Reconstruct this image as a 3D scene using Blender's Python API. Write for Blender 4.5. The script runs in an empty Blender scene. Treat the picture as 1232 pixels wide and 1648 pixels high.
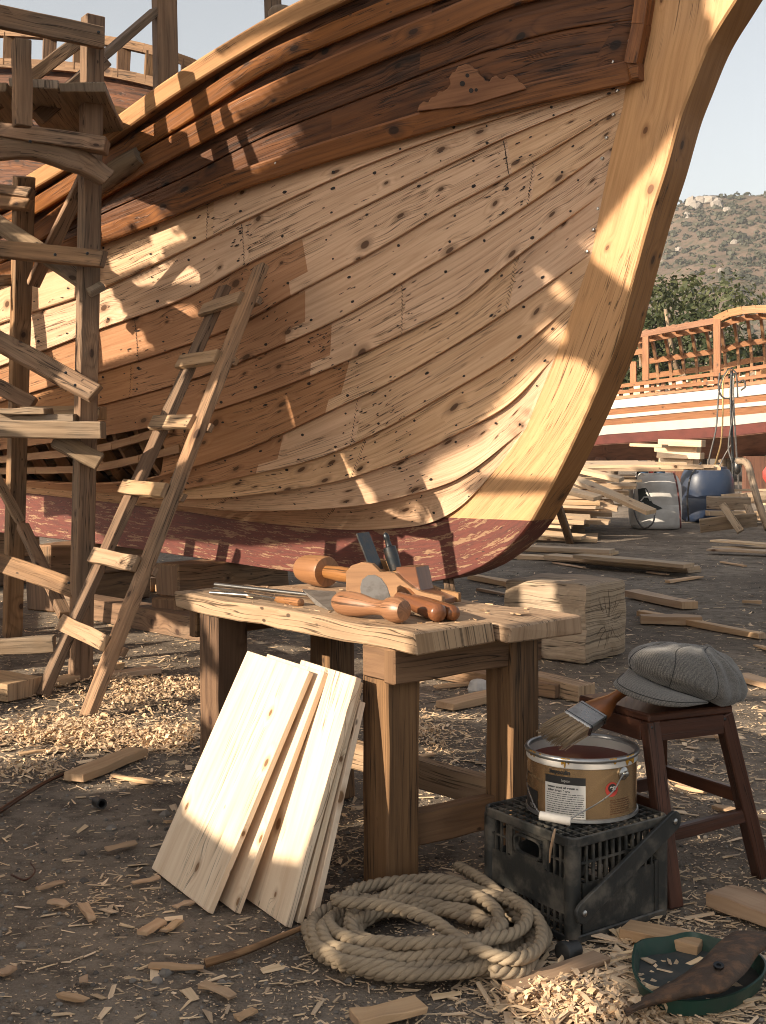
import bpy, math, random
from math import sin, cos, tan, pi, radians, sqrt, exp, tanh
from mathutils import Vector, Matrix
from mathutils import noise as mnoise
random.seed(7)
R = random.random
def U(a, b): return a + (b - a) * random.random()
V = Vector
S = bpy.context.scene
COL = S.collection
# camera model: eye 1.4 m above the yard, lens about 44 mm, horizon at row 710 of 1648
F, CX, HY, H = 2000.0, 616.0, 710.0, 1.4
def P(px, py, d): return V(((px - CX) * d / F, d, H - (py - HY) * d / F))
def G(px, py, z=0.0):
    d = F * (H - z) / (py - HY)
    return P(px, py, d)
def px_of(p): return (CX + F * p.x / p.y, HY + F * (H - p.z) / p.y)

# ------------------------------------------------------------------ node helpers
def nd(nt, t, inp=None, **props):
    n = nt.nodes.new(t)
    for k, v in props.items(): setattr(n, k, v)
    for k, v in (inp or {}).items():
        if isinstance(v, bpy.types.NodeSocket): nt.links.new(v, n.inputs[k])
        else: n.inputs[k].default_value = v
    return n
def mth(nt, op, a, b=0.0, c=0.0, clamp=False):
    return nd(nt, 'ShaderNodeMath', {0: a, 1: b, 2: c}, operation=op, use_clamp=clamp).outputs[0]
def sstep(nt, x, a, b, o0=0.0, o1=1.0):
    return nd(nt, 'ShaderNodeMapRange', {0: x, 1: a, 2: b, 3: o0, 4: o1}, interpolation_type='SMOOTHSTEP').outputs[0]
def mixc(nt, f, a, b, blend='MIX'):
    n = nt.nodes.new('ShaderNodeMix'); n.data_type = 'RGBA'; n.blend_type = blend
    for k, v in ((0, f), (6, a), (7, b)):
        if isinstance(v, bpy.types.NodeSocket): nt.links.new(v, n.inputs[k])
        elif k == 0: n.inputs[0].default_value = v
        else: n.inputs[k].default_value = (v[0], v[1], v[2], 1)
    return n.outputs[2]
def newmat(name):
    m = bpy.data.materials.new(name); m.use_nodes = True
    nt = m.node_tree; nt.nodes.clear()
    out = nt.nodes.new('ShaderNodeOutputMaterial')
    bs = nt.nodes.new('ShaderNodeBsdfPrincipled')
    nt.links.new(bs.outputs[0], out.inputs[0])
    return m, nt, bs
def setb(nt, bs, **kw):
    for k, v in kw.items():
        s = bs.inputs[k.replace('_', ' ')]
        if isinstance(v, bpy.types.NodeSocket): nt.links.new(v, s)
        else: s.default_value = (v[0], v[1], v[2], 1) if isinstance(v, tuple) and len(v) == 3 else v
def bump(nt, bs, h, strength=.3, dist=.01):
    b = nd(nt, 'ShaderNodeBump', {'Strength': strength, 'Distance': dist, 'Height': h})
    nt.links.new(b.outputs[0], bs.inputs['Normal'])
def noise(nt, vec, scale, detail=3, rough=.55, dist=0.0):
    return nd(nt, 'ShaderNodeTexNoise', {'Vector': vec, 'Scale': scale, 'Detail': detail, 'Roughness': rough, 'Distortion': dist}).outputs[0]

def wood(name, c1, c2, knot=.25, kcol=(.10, .045, .02), rough=.62, bmp=.25, grain=55, speck=0.0, dirt=0.0,
         dcol=(.05, .035, .025), tv=.3, stain=None, crack=.0, spec=.3, grey=0.0, gcol=(.3, .26, .21), ksc=1.0, ring=.55):
    """sawn timber: grain runs along U, both UV axes in metres"""
    m, nt, bs = newmat(name)
    uv = nd(nt, 'ShaderNodeUVMap').outputs[0]
    sx = nd(nt, 'ShaderNodeSeparateXYZ', {0: uv}); u, v = sx.outputs[0], sx.outputs[1]
    T = nd(nt, 'ShaderNodeAttribute', attribute_name='tone').outputs['Fac']
    def vec(a, b, tz=31.0, ta=0.0):
        x = mth(nt, 'MULTIPLY', u, a)
        return nd(nt, 'ShaderNodeCombineXYZ', {0: x, 1: mth(nt, 'MULTIPLY', v, b) if not isinstance(v, tuple) else 0, 2: mth(nt, 'MULTIPLY', T, tz)}).outputs[0]
    low = noise(nt, vec(.9, 3.5), 1.0, 2)
    kx = mth(nt, 'ADD', mth(nt, 'MULTIPLY', u, 3.1 * ksc), mth(nt, 'MULTIPLY', T, 17.0))
    ky = mth(nt, 'ADD', mth(nt, 'MULTIPLY', v, 4.6 * ksc), mth(nt, 'MULTIPLY', low, .6))
    vor = nd(nt, 'ShaderNodeTexVoronoi', {'Vector': nd(nt, 'ShaderNodeCombineXYZ', {0: kx, 1: ky, 2: 0.0}).outputs[0], 'Scale': 1.0}, voronoi_dimensions='2D')
    cr = nd(nt, 'ShaderNodeSeparateColor', {0: vor.outputs['Color']})
    absent = mth(nt, 'GREATER_THAN', cr.outputs[0], knot)
    kd = mth(nt, 'ADD', mth(nt, 'DIVIDE', vor.outputs['Distance'], mth(nt, 'ADD', mth(nt, 'MULTIPLY', cr.outputs[1], .9), .55)), mth(nt, 'MULTIPLY', absent, 9.0))
    kw = sstep(nt, kd, .03, .42, 1.0, 0.0)
    wob = mth(nt, 'ADD', mth(nt, 'MULTIPLY', low, .05), mth(nt, 'MULTIPLY', kw, .022))
    vv = mth(nt, 'ADD', v, wob)
    g1 = noise(nt, nd(nt, 'ShaderNodeCombineXYZ', {0: mth(nt, 'MULTIPLY', u, 2.2), 1: mth(nt, 'MULTIPLY', vv, grain), 2: mth(nt, 'MULTIPLY', T, 31.0)}).outputs[0], 1.0, 4, .65)
    rl = noise(nt, nd(nt, 'ShaderNodeCombineXYZ', {0: mth(nt, 'MULTIPLY', u, .35), 1: mth(nt, 'MULTIPLY', vv, 6.0), 2: mth(nt, 'MULTIPLY', T, 13.0)}).outputs[0], 1.0, 1)
    rg = mth(nt, 'POWER', mth(nt, 'PINGPONG', mth(nt, 'MULTIPLY', mth(nt, 'ADD', rl, mth(nt, 'MULTIPLY', kw, .15)), 15.0), 1.0), 2.2)
    f = mth(nt, 'ADD', mth(nt, 'MULTIPLY', sstep(nt, g1, .32, .72), 1 - ring * .7), mth(nt, 'MULTIPLY', rg, ring))
    col = mixc(nt, mth(nt, 'MULTIPLY', f, .9, clamp=True), c1, c2)
    T2 = mth(nt, 'FRACT', mth(nt, 'MULTIPLY', T, 7.31)); T3 = mth(nt, 'FRACT', mth(nt, 'MULTIPLY', T, 3.77))
    hs = nd(nt, 'ShaderNodeHueSaturation', {'Hue': mth(nt, 'ADD', .5 - .004, mth(nt, 'MULTIPLY', T3, .005)), 'Saturation': mth(nt, 'ADD', .93, mth(nt, 'MULTIPLY', T3, .14)),
            'Value': mth(nt, 'ADD', 1 - tv * .5, mth(nt, 'MULTIPLY', T2, tv)), 'Color': col})
    col = hs.outputs[0]
    blot = noise(nt, vec(1.3, 2.6, 9.0), 1.0, 4, .6)
    if stain:
        st = nd(nt, 'ShaderNodeAttribute', attribute_name='stain').outputs['Fac']
        col = mixc(nt, mth(nt, 'MULTIPLY', st, .85), col, mixc(nt, 1.0, col, stain, 'MULTIPLY'))
    if grey: col = mixc(nt, mth(nt, 'MULTIPLY', sstep(nt, blot, .38, .66), grey), col, gcol)
    kring = sstep(nt, kd, .06, .2, .5, 0.0)
    col = mixc(nt, kring, col, kcol)
    kc = sstep(nt, kd, .055, .085, .93, 0.0)
    col = mixc(nt, kc, col, mixc(nt, g1, kcol, tuple(c * .45 for c in kcol)))
    if dirt: col = mixc(nt, mth(nt, 'MULTIPLY', sstep(nt, mth(nt, 'ADD', mth(nt, 'MULTIPLY', blot, .6), mth(nt, 'MULTIPLY', g1, .4)), .5, .68), dirt), col, dcol)
    h = mth(nt, 'SUBTRACT', mth(nt, 'MULTIPLY', g1, .6), mth(nt, 'MULTIPLY', rg, .25))
    if crack:
        ck = noise(nt, nd(nt, 'ShaderNodeCombineXYZ', {0: mth(nt, 'MULTIPLY', u, 1.1), 1: mth(nt, 'MULTIPLY', vv, 38.0), 2: mth(nt, 'MULTIPLY', T, 53.0)}).outputs[0], 1.0, 2)
        cm = mth(nt, 'MULTIPLY', sstep(nt, mth(nt, 'ABSOLUTE', mth(nt, 'SUBTRACT', ck, .5)), .0, .022, 1.0, 0.0), sstep(nt, blot, .5 - crack * .12, .62 - crack * .12))
        col = mixc(nt, mth(nt, 'MULTIPLY', cm, .85), col, tuple(c * .12 for c in c2))
        h = mth(nt, 'SUBTRACT', h, cm)
    if speck:
        sv = nd(nt, 'ShaderNodeTexVoronoi', {'Vector': vec(13, 26, 11.0), 'Scale': 1.0}, voronoi_dimensions='3D')
        sc = nd(nt, 'ShaderNodeSeparateColor', {0: sv.outputs['Color']})
        sm = mth(nt, 'MULTIPLY', mth(nt, 'LESS_THAN', sc.outputs[0], speck), sstep(nt, sv.outputs['Distance'], .1, .2, 1.0, 0.0))
        col = mixc(nt, mth(nt, 'MULTIPLY', sm, .8), col, (.03, .018, .012))
    setb(nt, bs, Base_Color=col, Roughness=mth(nt, 'ADD', rough - .08, mth(nt, 'MULTIPLY', g1, .18)), Specular_IOR_Level=spec)
    bump(nt, bs, h, bmp, .006)
    return m

def plain(name, c, rough=.5, metal=0.0, var=.0, vscale=20, c2=None, bmp=0.0, spec=.5, bscale=60, **kw):
    m, nt, bs = newmat(name)
    pos = nd(nt, 'ShaderNodeTexCoord').outputs['Object']
    n = noise(nt, pos, vscale, 4, .6)
    c2 = c2 or tuple(x * .6 for x in c)
    col = mixc(nt, mth(nt, 'MULTIPLY', sstep(nt, n, .42, .66), var), c, c2) if var else None
    setb(nt, bs, Base_Color=col if col else c, Roughness=mth(nt, 'ADD', rough, mth(nt, 'MULTIPLY', mth(nt, 'SUBTRACT', n, .5), .3)) if var else rough, Metallic=metal, Specular_IOR_Level=spec, **kw)
    if bmp: bump(nt, bs, noise(nt, pos, bscale, 4, .6), bmp, .004)
    return m

# ------------------------------------------------------------------ mesh builder
class MB:
    def __init__(s): s.v = []; s.f = []; s.uv = []; s.t = []; s.st = []; s.mi = []; s.cur = 0
    def face(s, idx, uv=None, tone=0.0, st=0.0):
        s.f.append(tuple(idx)); s.uv.append(uv or [(s.v[i].x, s.v[i].y + s.v[i].z) for i in idx]); s.t.append(tone); s.st.append(st); s.mi.append(s.cur)
    def add(s, p): s.v.append(V(p)); return len(s.v) - 1
    def beam(s, p0, p1, w, h, up=None, seg=3, jit=.003, tone=None, bend=None, w1=None, h1=None, skew=0.0):
        p0, p1 = V(p0), V(p1); ax = (p1 - p0); L = ax.length; ax.normalize()
        up = V(up) if up is not None else (V((0, 0, 1)) if abs(ax.z) < .8 else V((0, -1, 0)))
        sd = ax.cross(up); sd.normalize(); up = sd.cross(ax); up.normalize()
        w1 = w if w1 is None else w1; h1 = h if h1 is None else h1
        tone = R() if tone is None else tone; o = R() * 30; ov = R() * 9
        base = len(s.v)
        for i in range(seg + 1):
            t = i / seg; c = p0 + (p1 - p0) * t
            if bend: c = c + bend(t)
            ww, hh = (w + (w1 - w) * t) / 2, (h + (h1 - h) * t) / 2
            for (a, b) in ((-1, -1), (1, -1), (1, 1), (-1, 1)):
                sk = ax * (skew * b if i in (0, seg) else 0)
                s.v.append(c + sd * (a * ww + U(-jit, jit)) + up * (b * hh + U(-jit, jit)) + sk + ax * (U(-jit, jit) if i in (0, seg) else 0))
        per = [(0, w), (w, w + h), (w + h, 2 * w + h), (2 * w + h, 2 * w + 2 * h)]
        for i in range(seg):
            for k in range(4):
                a = base + i * 4 + k; b = base + i * 4 + (k + 1) % 4
                u0, u1 = o + L * i / seg, o + L * (i + 1) / seg
                s.face((a, b, b + 4, a + 4), [(u0, ov + per[k][0]), (u0, ov + per[k][1]), (u1, ov + per[k][1]), (u1, ov + per[k][0])], tone)
        e = base + seg * 4
        cap = [(o, ov), (o + .02, ov + w), (o + .05, ov + w), (o + .03, ov)]
        s.face((base + 3, base + 2, base + 1, base), cap, (tone * 1.3) % 1); s.face((e, e + 1, e + 2, e + 3), cap, (tone * 1.3) % 1)
    def box(s, c, sx, sy, sz, rz=0, tone=None, jit=0):
        c = V(c); d = V((cos(rz), sin(rz), 0))
        s.beam(c - d * sx / 2, c + d * sx / 2, sy, sz, up=(0, 0, 1), seg=1, jit=jit, tone=tone)
    def ring_skin(s, rings, closed=True, cap0=True, cap1=True, tone=None, uvs=1.0):
        n = len(rings[0]); b = len(s.v); tone = R() if tone is None else tone; o = R() * 9
        for r in rings: s.v.extend(V(p) for p in r)
        L = 0
        for i in range(len(rings) - 1):
            d = (sum((V(p) for p in rings[i + 1]), V()) / n - sum((V(p) for p in rings[i]), V()) / n).length
            for k in range(n if closed else n - 1):
                k2 = (k + 1) % n; A = b + i * n
                dv = (s.v[A + k2] - s.v[A + k]).length
                s.face((A + k, A + k2, A + n + k2, A + n + k), [(o + L, k * .03), (o + L, k * .03 + dv), (o + L + d, k * .03 + dv), (o + L + d, k * .03)], tone)
            L += d
        if cap0: s.face([b + k for k in range(n)][::-1], None, tone)
        if cap1: s.face([b + (len(rings) - 1) * n + k for k in range(n)], None, tone)
    def lathe(s, o, ax, prof, n=20, tone=None, cap=True):
        """prof: (distance along axis, radius)"""
        o, ax = V(o), V(ax).normalized()
        t = V((0, 0, 1)) if abs(ax.z) < .9 else V((1, 0, 0))
        a = ax.cross(t).normalized(); b = ax.cross(a)
        s.ring_skin([[o + ax * z + a * (r * cos(2 * pi * k / n)) + b * (r * sin(2 * pi * k / n)) for k in range(n)] for z, r in prof], True, cap, cap, tone)
    def tube(s, pts, r, n=7, tone=None, cap=True):
        pts = [V(p) for p in pts]; rings = []; prev = None
        for i, p in enumerate(pts):
            t = (pts[min(i + 1, len(pts) - 1)] - pts[max(i - 1, 0)]).normalized()
            if prev is None: a = t.cross(V((0, 0, 1)) if abs(t.z) < .9 else V((1, 0, 0))).normalized()
            else: a = (prev - t * prev.dot(t)).normalized()
            prev = a; b = t.cross(a); rr = r[i] if isinstance(r, (list, tuple)) else r
            rings.append([p + a * (rr * cos(2 * pi * k / n)) + b * (rr * sin(2 * pi * k / n)) for k in range(n)])
        s.ring_skin(rings, True, cap, cap, tone)
    def prism(s, pts, ext, tone=None):
        pts = [V(p) for p in pts]; ext = V(ext); n = len(pts); b = len(s.v); tone = R() if tone is None else tone
        s.v.extend(pts); s.v.extend(p + ext for p in pts)
        c = pts[0]; ux = (pts[1] - pts[0]).normalized(); nn = ext.normalized(); uy = nn.cross(ux); o = R() * 9
        lo = max(pts, key=lambda p: (p - c).length); ux = (lo - c).normalized(); uy = nn.cross(ux)
        uv = [(o + (p - c).dot(ux), (p - c).dot(uy)) for p in pts]
        s.face(list(range(b, b + n)), uv, tone); s.face([b + n + i for i in range(n)][::-1], uv[::-1], tone)
        for i in range(n):
            j = (i + 1) % n; d = (pts[j] - pts[i]).length; e = ext.length
            s.face((b + i, b + n + i, b + n + j, b + j), [(o, 0), (o, e), (o + d, e), (o + d, 0)], tone)
    def grid(s, rows, tone=None, st=None, closed=False, uv=None):
        nu = len(rows[0]); b = len(s.v); tone = R() if tone is None else tone
        for r in rows: s.v.extend(V(p) for p in r)
        for j in range(len(rows) - 1):
            for i in range(nu - 1):
                a = b + j * nu + i
                s.face((a, a + 1, a + nu + 1, a + nu), [uv[j][i], uv[j][i + 1], uv[j + 1][i + 1], uv[j + 1][i]] if uv else None, tone(j, i) if callable(tone) else tone, st(j, i) if st else 0.0)
    def build(s, name, mat, parent=None, smooth=False, bev=0.0, label=None, cat=None, group=None, kind=None, auto=None, base='min', solid=0.0):
        if not s.v: return None
        lo = V((min(p.x for p in s.v), min(p.y for p in s.v), min(p.z for p in s.v))); hi = V((max(p.x for p in s.v), max(p.y for p in s.v), max(p.z for p in s.v)))
        org = V(((lo.x + hi.x) / 2, (lo.y + hi.y) / 2, lo.z))
        me = bpy.data.meshes.new(name)
        me.from_pydata([tuple(p - org) for p in s.v], [], s.f)
        ul = me.uv_layers.new(name='UVMap'); k = 0; flat = []
        for u in s.uv:
            for q in u: flat.extend((q[0], q[1]))
        ul.data.foreach_set('uv', flat)
        a = me.attributes.new('tone', 'FLOAT', 'FACE'); a.data.foreach_set('value', s.t)
        if any(s.st): a = me.attributes.new('stain', 'FLOAT', 'FACE'); a.data.foreach_set('value', s.st)
        for m in (mat if isinstance(mat, (list, tuple)) else [mat]): me.materials.append(m)
        if any(s.mi): me.polygons.foreach_set('material_index', s.mi)
        if smooth: me.polygons.foreach_set('use_smooth', [True] * len(s.f))
        me.update()
        ob = bpy.data.objects.new(name, me); COL.objects.link(ob)
        if parent:
            q = parent; off = V()
            while q: off += q.location; q = q.parent
            ob.parent = parent; ob.location = org - off
        else: ob.location = org
        if solid: md = ob.modifiers.new('thickness', 'SOLIDIFY'); md.thickness = solid; md.offset = -1
        if auto: md = ob.modifiers.new('edges', 'EDGE_SPLIT'); md.split_angle = radians(auto)
        if bev: md = ob.modifiers.new('bevel', 'BEVEL'); md.width = bev; md.segments = 1; md.limit_method = 'ANGLE'; md.angle_limit = radians(40)
        tag(ob, label, cat, group, kind)
        return ob
def tag(o, label=None, cat=None, group=None, kind=None):
    for k, v in (('label', label), ('category', cat), ('group', group), ('kind', kind)):
        if v: o[k] = v
    return o
def thing(name, loc, label, cat, group=None):
    o = bpy.data.objects.new(name, None); COL.objects.link(o); o.location = V(loc); o.empty_display_size = .1
    return tag(o, label, cat, group)
def cr(pts, n, closed=False):
    """n points along a Catmull-Rom curve through pts (tuples or Vectors)"""
    pts = [V(p) if len(p) == 3 else V((p[0], p[1], 0)) for p in pts]
    d = [0.0]
    for a, b in zip(pts, pts[1:]): d.append(d[-1] + max((b - a).length, 1e-6))
    out = []
    k = 0
    for i in range(n):
        s = d[-1] * i / (n - 1)
        while k < len(pts) - 2 and s > d[k + 1]: k += 1
        t = (s - d[k]) / (d[k + 1] - d[k]); h = d[k + 1] - d[k]
        m0 = (pts[k + 1] - pts[k - 1]) / (d[k + 1] - d[k - 1]) if k > 0 else (pts[k + 1] - pts[k]) / h
        m1 = (pts[k + 2] - pts[k]) / (d[k + 2] - d[k]) if k < len(pts) - 2 else (pts[k + 1] - pts[k]) / h
        t2, t3 = t * t, t * t * t
        out.append(pts[k] * (2 * t3 - 3 * t2 + 1) + m0 * h * (t3 - 2 * t2 + t) + pts[k + 1] * (-2 * t3 + 3 * t2) + m1 * h * (t3 - t2))
    return out

# ------------------------------------------------------------------ materials
M = {}
M['hull'] = wood('hull pine', (.69, .46, .29), (.50, .30, .17), knot=.42, kcol=(.12, .055, .026), speck=.09, tv=.16, stain=(.58, .42, .30), crack=.7, rough=.6, ksc=1.05, bmp=.4, ring=.5)
M['stem'] = wood('oiled stem timber', (.56, .315, .135), (.40, .205, .08), knot=.3, kcol=(.17, .065, .02), speck=.04, tv=.1, rough=.55, crack=.2, bmp=.35, grey=.3, gcol=(.40, .25, .145), ksc=.9, ring=.35)
M['stemf'] = wood('dark stem front', (.36, .17, .056), (.25, .11, .033), knot=.2, speck=.05, tv=.1, rough=.45, crack=.2, dirt=.2, dcol=(.1, .04, .015))  # darker, more orange tone for the front face of the stem
M['dark'] = wood('tarred topside planks', (.15, .06, .024), (.055, .021, .010), knot=.4, kcol=(.02, .01, .006), tv=.5, dirt=.9, dcol=(.025, .014, .01), crack=.8, rough=.5, speck=.06, grain=40, bmp=.5)
M['wale'] = wood('varnished wale', (.25, .10, .034), (.125, .047, .017), knot=.3, kcol=(.04, .018, .01), tv=.2, dirt=.7, dcol=(.035, .016, .01), crack=.7, rough=.45, speck=.09, bmp=.4)
M['scroll'] = wood('carved scroll', (.30, .135, .055), (.18, .075, .03), knot=0, tv=.1, dirt=.3, dcol=(.08, .035, .02), crack=.3)
M['rail'] = wood('rail cap timber', (.46, .26, .13), (.30, .15, .07), knot=.2, tv=.2, dirt=.2, crack=.5)
M['weather'] = wood('weathered scaffold timber', (.28, .165, .09), (.125, .07, .038), knot=.32, kcol=(.06, .03, .018), tv=.55, grey=.45, gcol=(.20, .15, .105), crack=.9, dirt=.5, dcol=(.06, .042, .03), speck=.09, rough=.75, bmp=.45)
M['grey'] = wood('grey weathered timber', (.27, .19, .12), (.13, .088, .055), knot=.25, kcol=(.07, .04, .025), tv=.35, grey=.6, gcol=(.27, .22, .17), crack=.8, dirt=.3, rough=.8, speck=.05, bmp=.5)
M['bench'] = wood('old bench top', (.40, .265, .155), (.23, .14, .075), knot=.2, kcol=(.08, .04, .02), tv=.15, grey=.3, gcol=(.38, .29, .2), crack=.6, dirt=.3, dcol=(.14, .085, .045), speck=.1, rough=.7, bmp=.5)
M['benchleg'] = wood('old bench frame', (.20, .115, .06), (.10, .055, .03), knot=.25, kcol=(.05, .022, .012), tv=.3, crack=.5, dirt=.5, dcol=(.05, .032, .022), speck=.09, rough=.7, bmp=.4)
M['fresh'] = wood('freshly planed pine', (.72, .58, .42), (.60, .44, .29), knot=.3, kcol=(.24, .12, .05), tv=.14, rough=.5, ring=.55, bmp=.12, ksc=1.7, speck=.02, crack=.08)
M['offcut'] = wood('sawn offcut', (.50, .335, .20), (.36, .22, .12), knot=.15, tv=.5, dirt=.25, dcol=(.12, .09, .065), rough=.7, grey=.25, gcol=(.33, .27, .21))
M['pile'] = wood('stacked sawn boards', (.52, .37, .23), (.38, .25, .15), knot=.15, tv=.5, grey=.5, gcol=(.36, .3, .23), dirt=.2, rough=.75)
M['stool'] = wood('dark stool wood', (.085, .034, .019), (.04, .017, .011), knot=.1, kcol=(.02, .01, .006), tv=.2, dirt=.3, dcol=(.05, .035, .025), rough=.42, crack=.3, bmp=.25)
M['log'] = wood('hewn baulk', (.40, .30, .20), (.24, .17, .11), knot=.1, tv=.1, crack=1.0, dirt=.5, dcol=(.14, .095, .06), grey=.4, gcol=(.36, .29, .22), rough=.85, bmp=.7)
M['tool'] = wood('polished tool handle', (.28, .135, .056), (.17, .075, .03), knot=.0, tv=.2, rough=.4, ring=.3, bmp=.08, crack=.3, speck=.04, dirt=.45, dcol=(.16, .06, .02), spec=.5)
M['tooldark'] = wood('dark oiled handle', (.19, .072, .025), (.11, .04, .016), knot=.0, tv=.2, rough=.3, ring=.3, bmp=.05, spec=.5)
M['plane'] = wood('plane body beech', (.31, .17, .075), (.19, .095, .04), knot=.05, tv=.15, rough=.42, speck=.03, dirt=.2, dcol=(.2, .09, .035), bmp=.1)
M['orange'] = wood('varnished boat framing', (.26, .115, .045), (.16, .066, .026), knot=.15, tv=.3, rough=.5)
M['rib'] = wood('sawn frames', (.34, .19, .09), (.21, .105, .048), knot=.2, tv=.3, rough=.7)
def red_paint():
    m, nt, bs = newmat('flaked red bottom paint')
    pos = nd(nt, 'ShaderNodeUVMap').outputs[0]
    mp = nd(nt, 'ShaderNodeMapping', {0: pos, 3: (2.2, 9.0, 1)}).outputs[0]
    n = noise(nt, mp, 3.2, 6, .62); n2 = noise(nt, pos, 40, 4, .7)
    bare = noise(nt, mp, 1.3, 3, .5)
    mp2 = nd(nt, 'ShaderNodeMapping', {0: pos, 3: (2, 60, 1)}).outputs[0]
    gr = noise(nt, mp2, 1.0, 4, .6)
    paint = mixc(nt, sstep(nt, n, .35, .7), (.125, .032, .022), (.07, .021, .016))
    w = mixc(nt, gr, (.31, .185, .105), (.17, .09, .05))
    e = mth(nt, 'ADD', mth(nt, 'ADD', mth(nt, 'MULTIPLY', n, .5), mth(nt, 'MULTIPLY', n2, .22)), mth(nt, 'MULTIPLY', bare, .42))
    chip = sstep(nt, e, .60, .635)
    sc = nd(nt, 'ShaderNodeTexVoronoi', {'Vector': nd(nt, 'ShaderNodeMapping', {0: pos, 3: (11, 17, 1)}).outputs[0], 'Scale': 1.0}, voronoi_dimensions='2D')
    ccol = nd(nt, 'ShaderNodeSeparateColor', {0: sc.outputs['Color']})
    dots = mth(nt, 'MULTIPLY', mth(nt, 'LESS_THAN', ccol.outputs[0], .13), sstep(nt, sc.outputs['Distance'], .07, .12, 1.0, 0.0))
    holes = mth(nt, 'MULTIPLY', mth(nt, 'GREATER_THAN', ccol.outputs[0], .93), sstep(nt, sc.outputs['Distance'], .08, .13, 1.0, 0.0))
    col = mixc(nt, mth(nt, 'MAXIMUM', chip, mth(nt, 'MULTIPLY', dots, .8)), paint, w)
    col = mixc(nt, holes, col, (.02, .012, .01))
    setb(nt, bs, Base_Color=col, Roughness=.62, Specular_IOR_Level=.35)
    bump(nt, bs, mth(nt, 'SUBTRACT', mth(nt, 'MULTIPLY', n2, .3), chip), .4, .004)
    return m
M['red'] = red_paint()
M['nail'] = plain('black iron stain', (.02, .013, .01), .7, var=.5, vscale=80)
M['iron'] = plain('dark blade steel', (.045, .05, .055), .38, .85, var=.7, vscale=30, c2=(.09, .07, .055), bmp=.1)
M['steel'] = plain('bright tool steel', (.42, .41, .39), .3, 1.0, var=.5, vscale=25, c2=(.2, .19, .18))
M['paddle'] = plain('worn steel blade', (.36, .32, .28), .42, .7, var=.6, vscale=18, c2=(.16, .13, .105))
M['black'] = plain('black rubber', (.018, .018, .018), .55, var=.4, vscale=40, c2=(.05, .045, .04))
# ------------------------------------------------------------------ the big boat
ANG = radians(41)
BO = V((0.102, 8.52, 0)); BA = V((-cos(ANG), sin(ANG), 0)); BN = V((-sin(ANG), -cos(ANG), 0))
SID = .13
def W(a, b, z): return BO + BA * a + BN * b + V((0, 0, z))
def stem_px(px, py, b=SID):
    """point of the plane b = const seen at a pixel -> (a, z)"""
    k = (px - CX) / F
    a = (k * (BO.y + b * BN.y) - BO.x - b * BN.x) / (BA.x - k * BA.y)
    d = BO.y + BA.y * a + BN.y * b
    return a, H - (py - HY) * d / F
RAB = [stem_px(*p) for p in [(1092, -330), (1062, -215), (1055, -100), (1040, 0), (1028, 60), (1012, 130), (1002, 175), (985, 237), (970, 311), (952, 408), (925, 487), (903, 550), (880, 610), (840, 695), (800, 752), (745, 812)]]
KTOP = [stem_px(*p) for p in [(720, 833), (690, 841), (660, 846), (620, 849), (560, 850), (400, 836), (300, 820), (160, 803), (41, 790), (-140, 770)]]
KTOP.append(stem_px(-520, 731))
def lerp_tab(tab, x):
    if x <= tab[0][0]:
        (x0, y0), (x1, y1) = tab[0], tab[1]
    elif x >= tab[-1][0]:
        (x0, y0), (x1, y1) = tab[-2], tab[-1]
    else:
        for (x0, y0), (x1, y1) in zip(tab, tab[1:]):
            if x0 <= x <= x1: break
    return y0 + (y1 - y0) * (x - x0) / (x1 - x0) if x1 != x0 else y0
_full = cr([(a, z) for a, z in RAB + KTOP[:5]], 90)
_full.sort(key=lambda p: p.y)
ARZ = []
for p in _full:
    if not ARZ or p.y > ARZ[-1][0] + .004: ARZ.append((p.y, p.x))
ZK = [(a, z) for a, z in KTOP]
def a_rab(z):
    return lerp_tab(ARZ, z) if z > ARZ[0][0] else ARZ[0][1]
def z_keel(a): return lerp_tab(ZK, a) if a > ZK[0][0] else ZK[0][1]
def HB(a, z):
    zp = z - z_keel(a)
    if zp <= 0: return SID
    e = a - a_rab(z)
    if e <= 0: return SID
    bm = 1.75 * (1 - exp(-zp / .62)) + .02
    ta = .36 + .13 * min(max(z - .9, 0), 3.2)
    return SID + bm * tanh(ta * e / bm)
def hull_ray(px, py):
    kx, kz = (px - CX) / F, (HY - py) / F
    def f(d):
        x, y, z = kx * d - BO.x, d - BO.y, H + kz * d
        a = x * BA.x + y * BA.y; b = x * BN.x + y * BN.y
        return b - HB(a, z), a, z
    d = 4.5
    while d < 16 and f(d)[0] > 0: d += .06
    lo, hi = d - .06, d
    for _ in range(22):
        m = (lo + hi) / 2
        if f(m)[0] > 0: lo = m
        else: hi = m
    r = f(hi); return r[1], HB(r[1], r[2]), r[2]
def hnorm(a, z):
    e = .03
    ba = (HB(a + e, z) - HB(a - e, z)) / (2 * e); bz = (HB(a, z + e) - HB(a, z - e)) / (2 * e)
    n = BN - BA * ba + V((0, 0, -bz)); return n.normalized()
def hull_world(px, py):
    a, b, z = hull_ray(px, py); return W(a, b, z)
NU = 110
def seam(pts, n=NU):
    q = [hull_ray(p.x, p.y) for p in cr(pts, n)]
    sl = max(-.06, min(.25, (q[0][2] - q[6][2]) / max(.05, q[0][0] - q[6][0])))   # carry every line on aft, past the edge of the picture
    for k in range(8):
        a = q[0][0] + .45; z = q[0][2] + sl * .45; q.insert(0, (a, HB(a, z), z))
    return q
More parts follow.
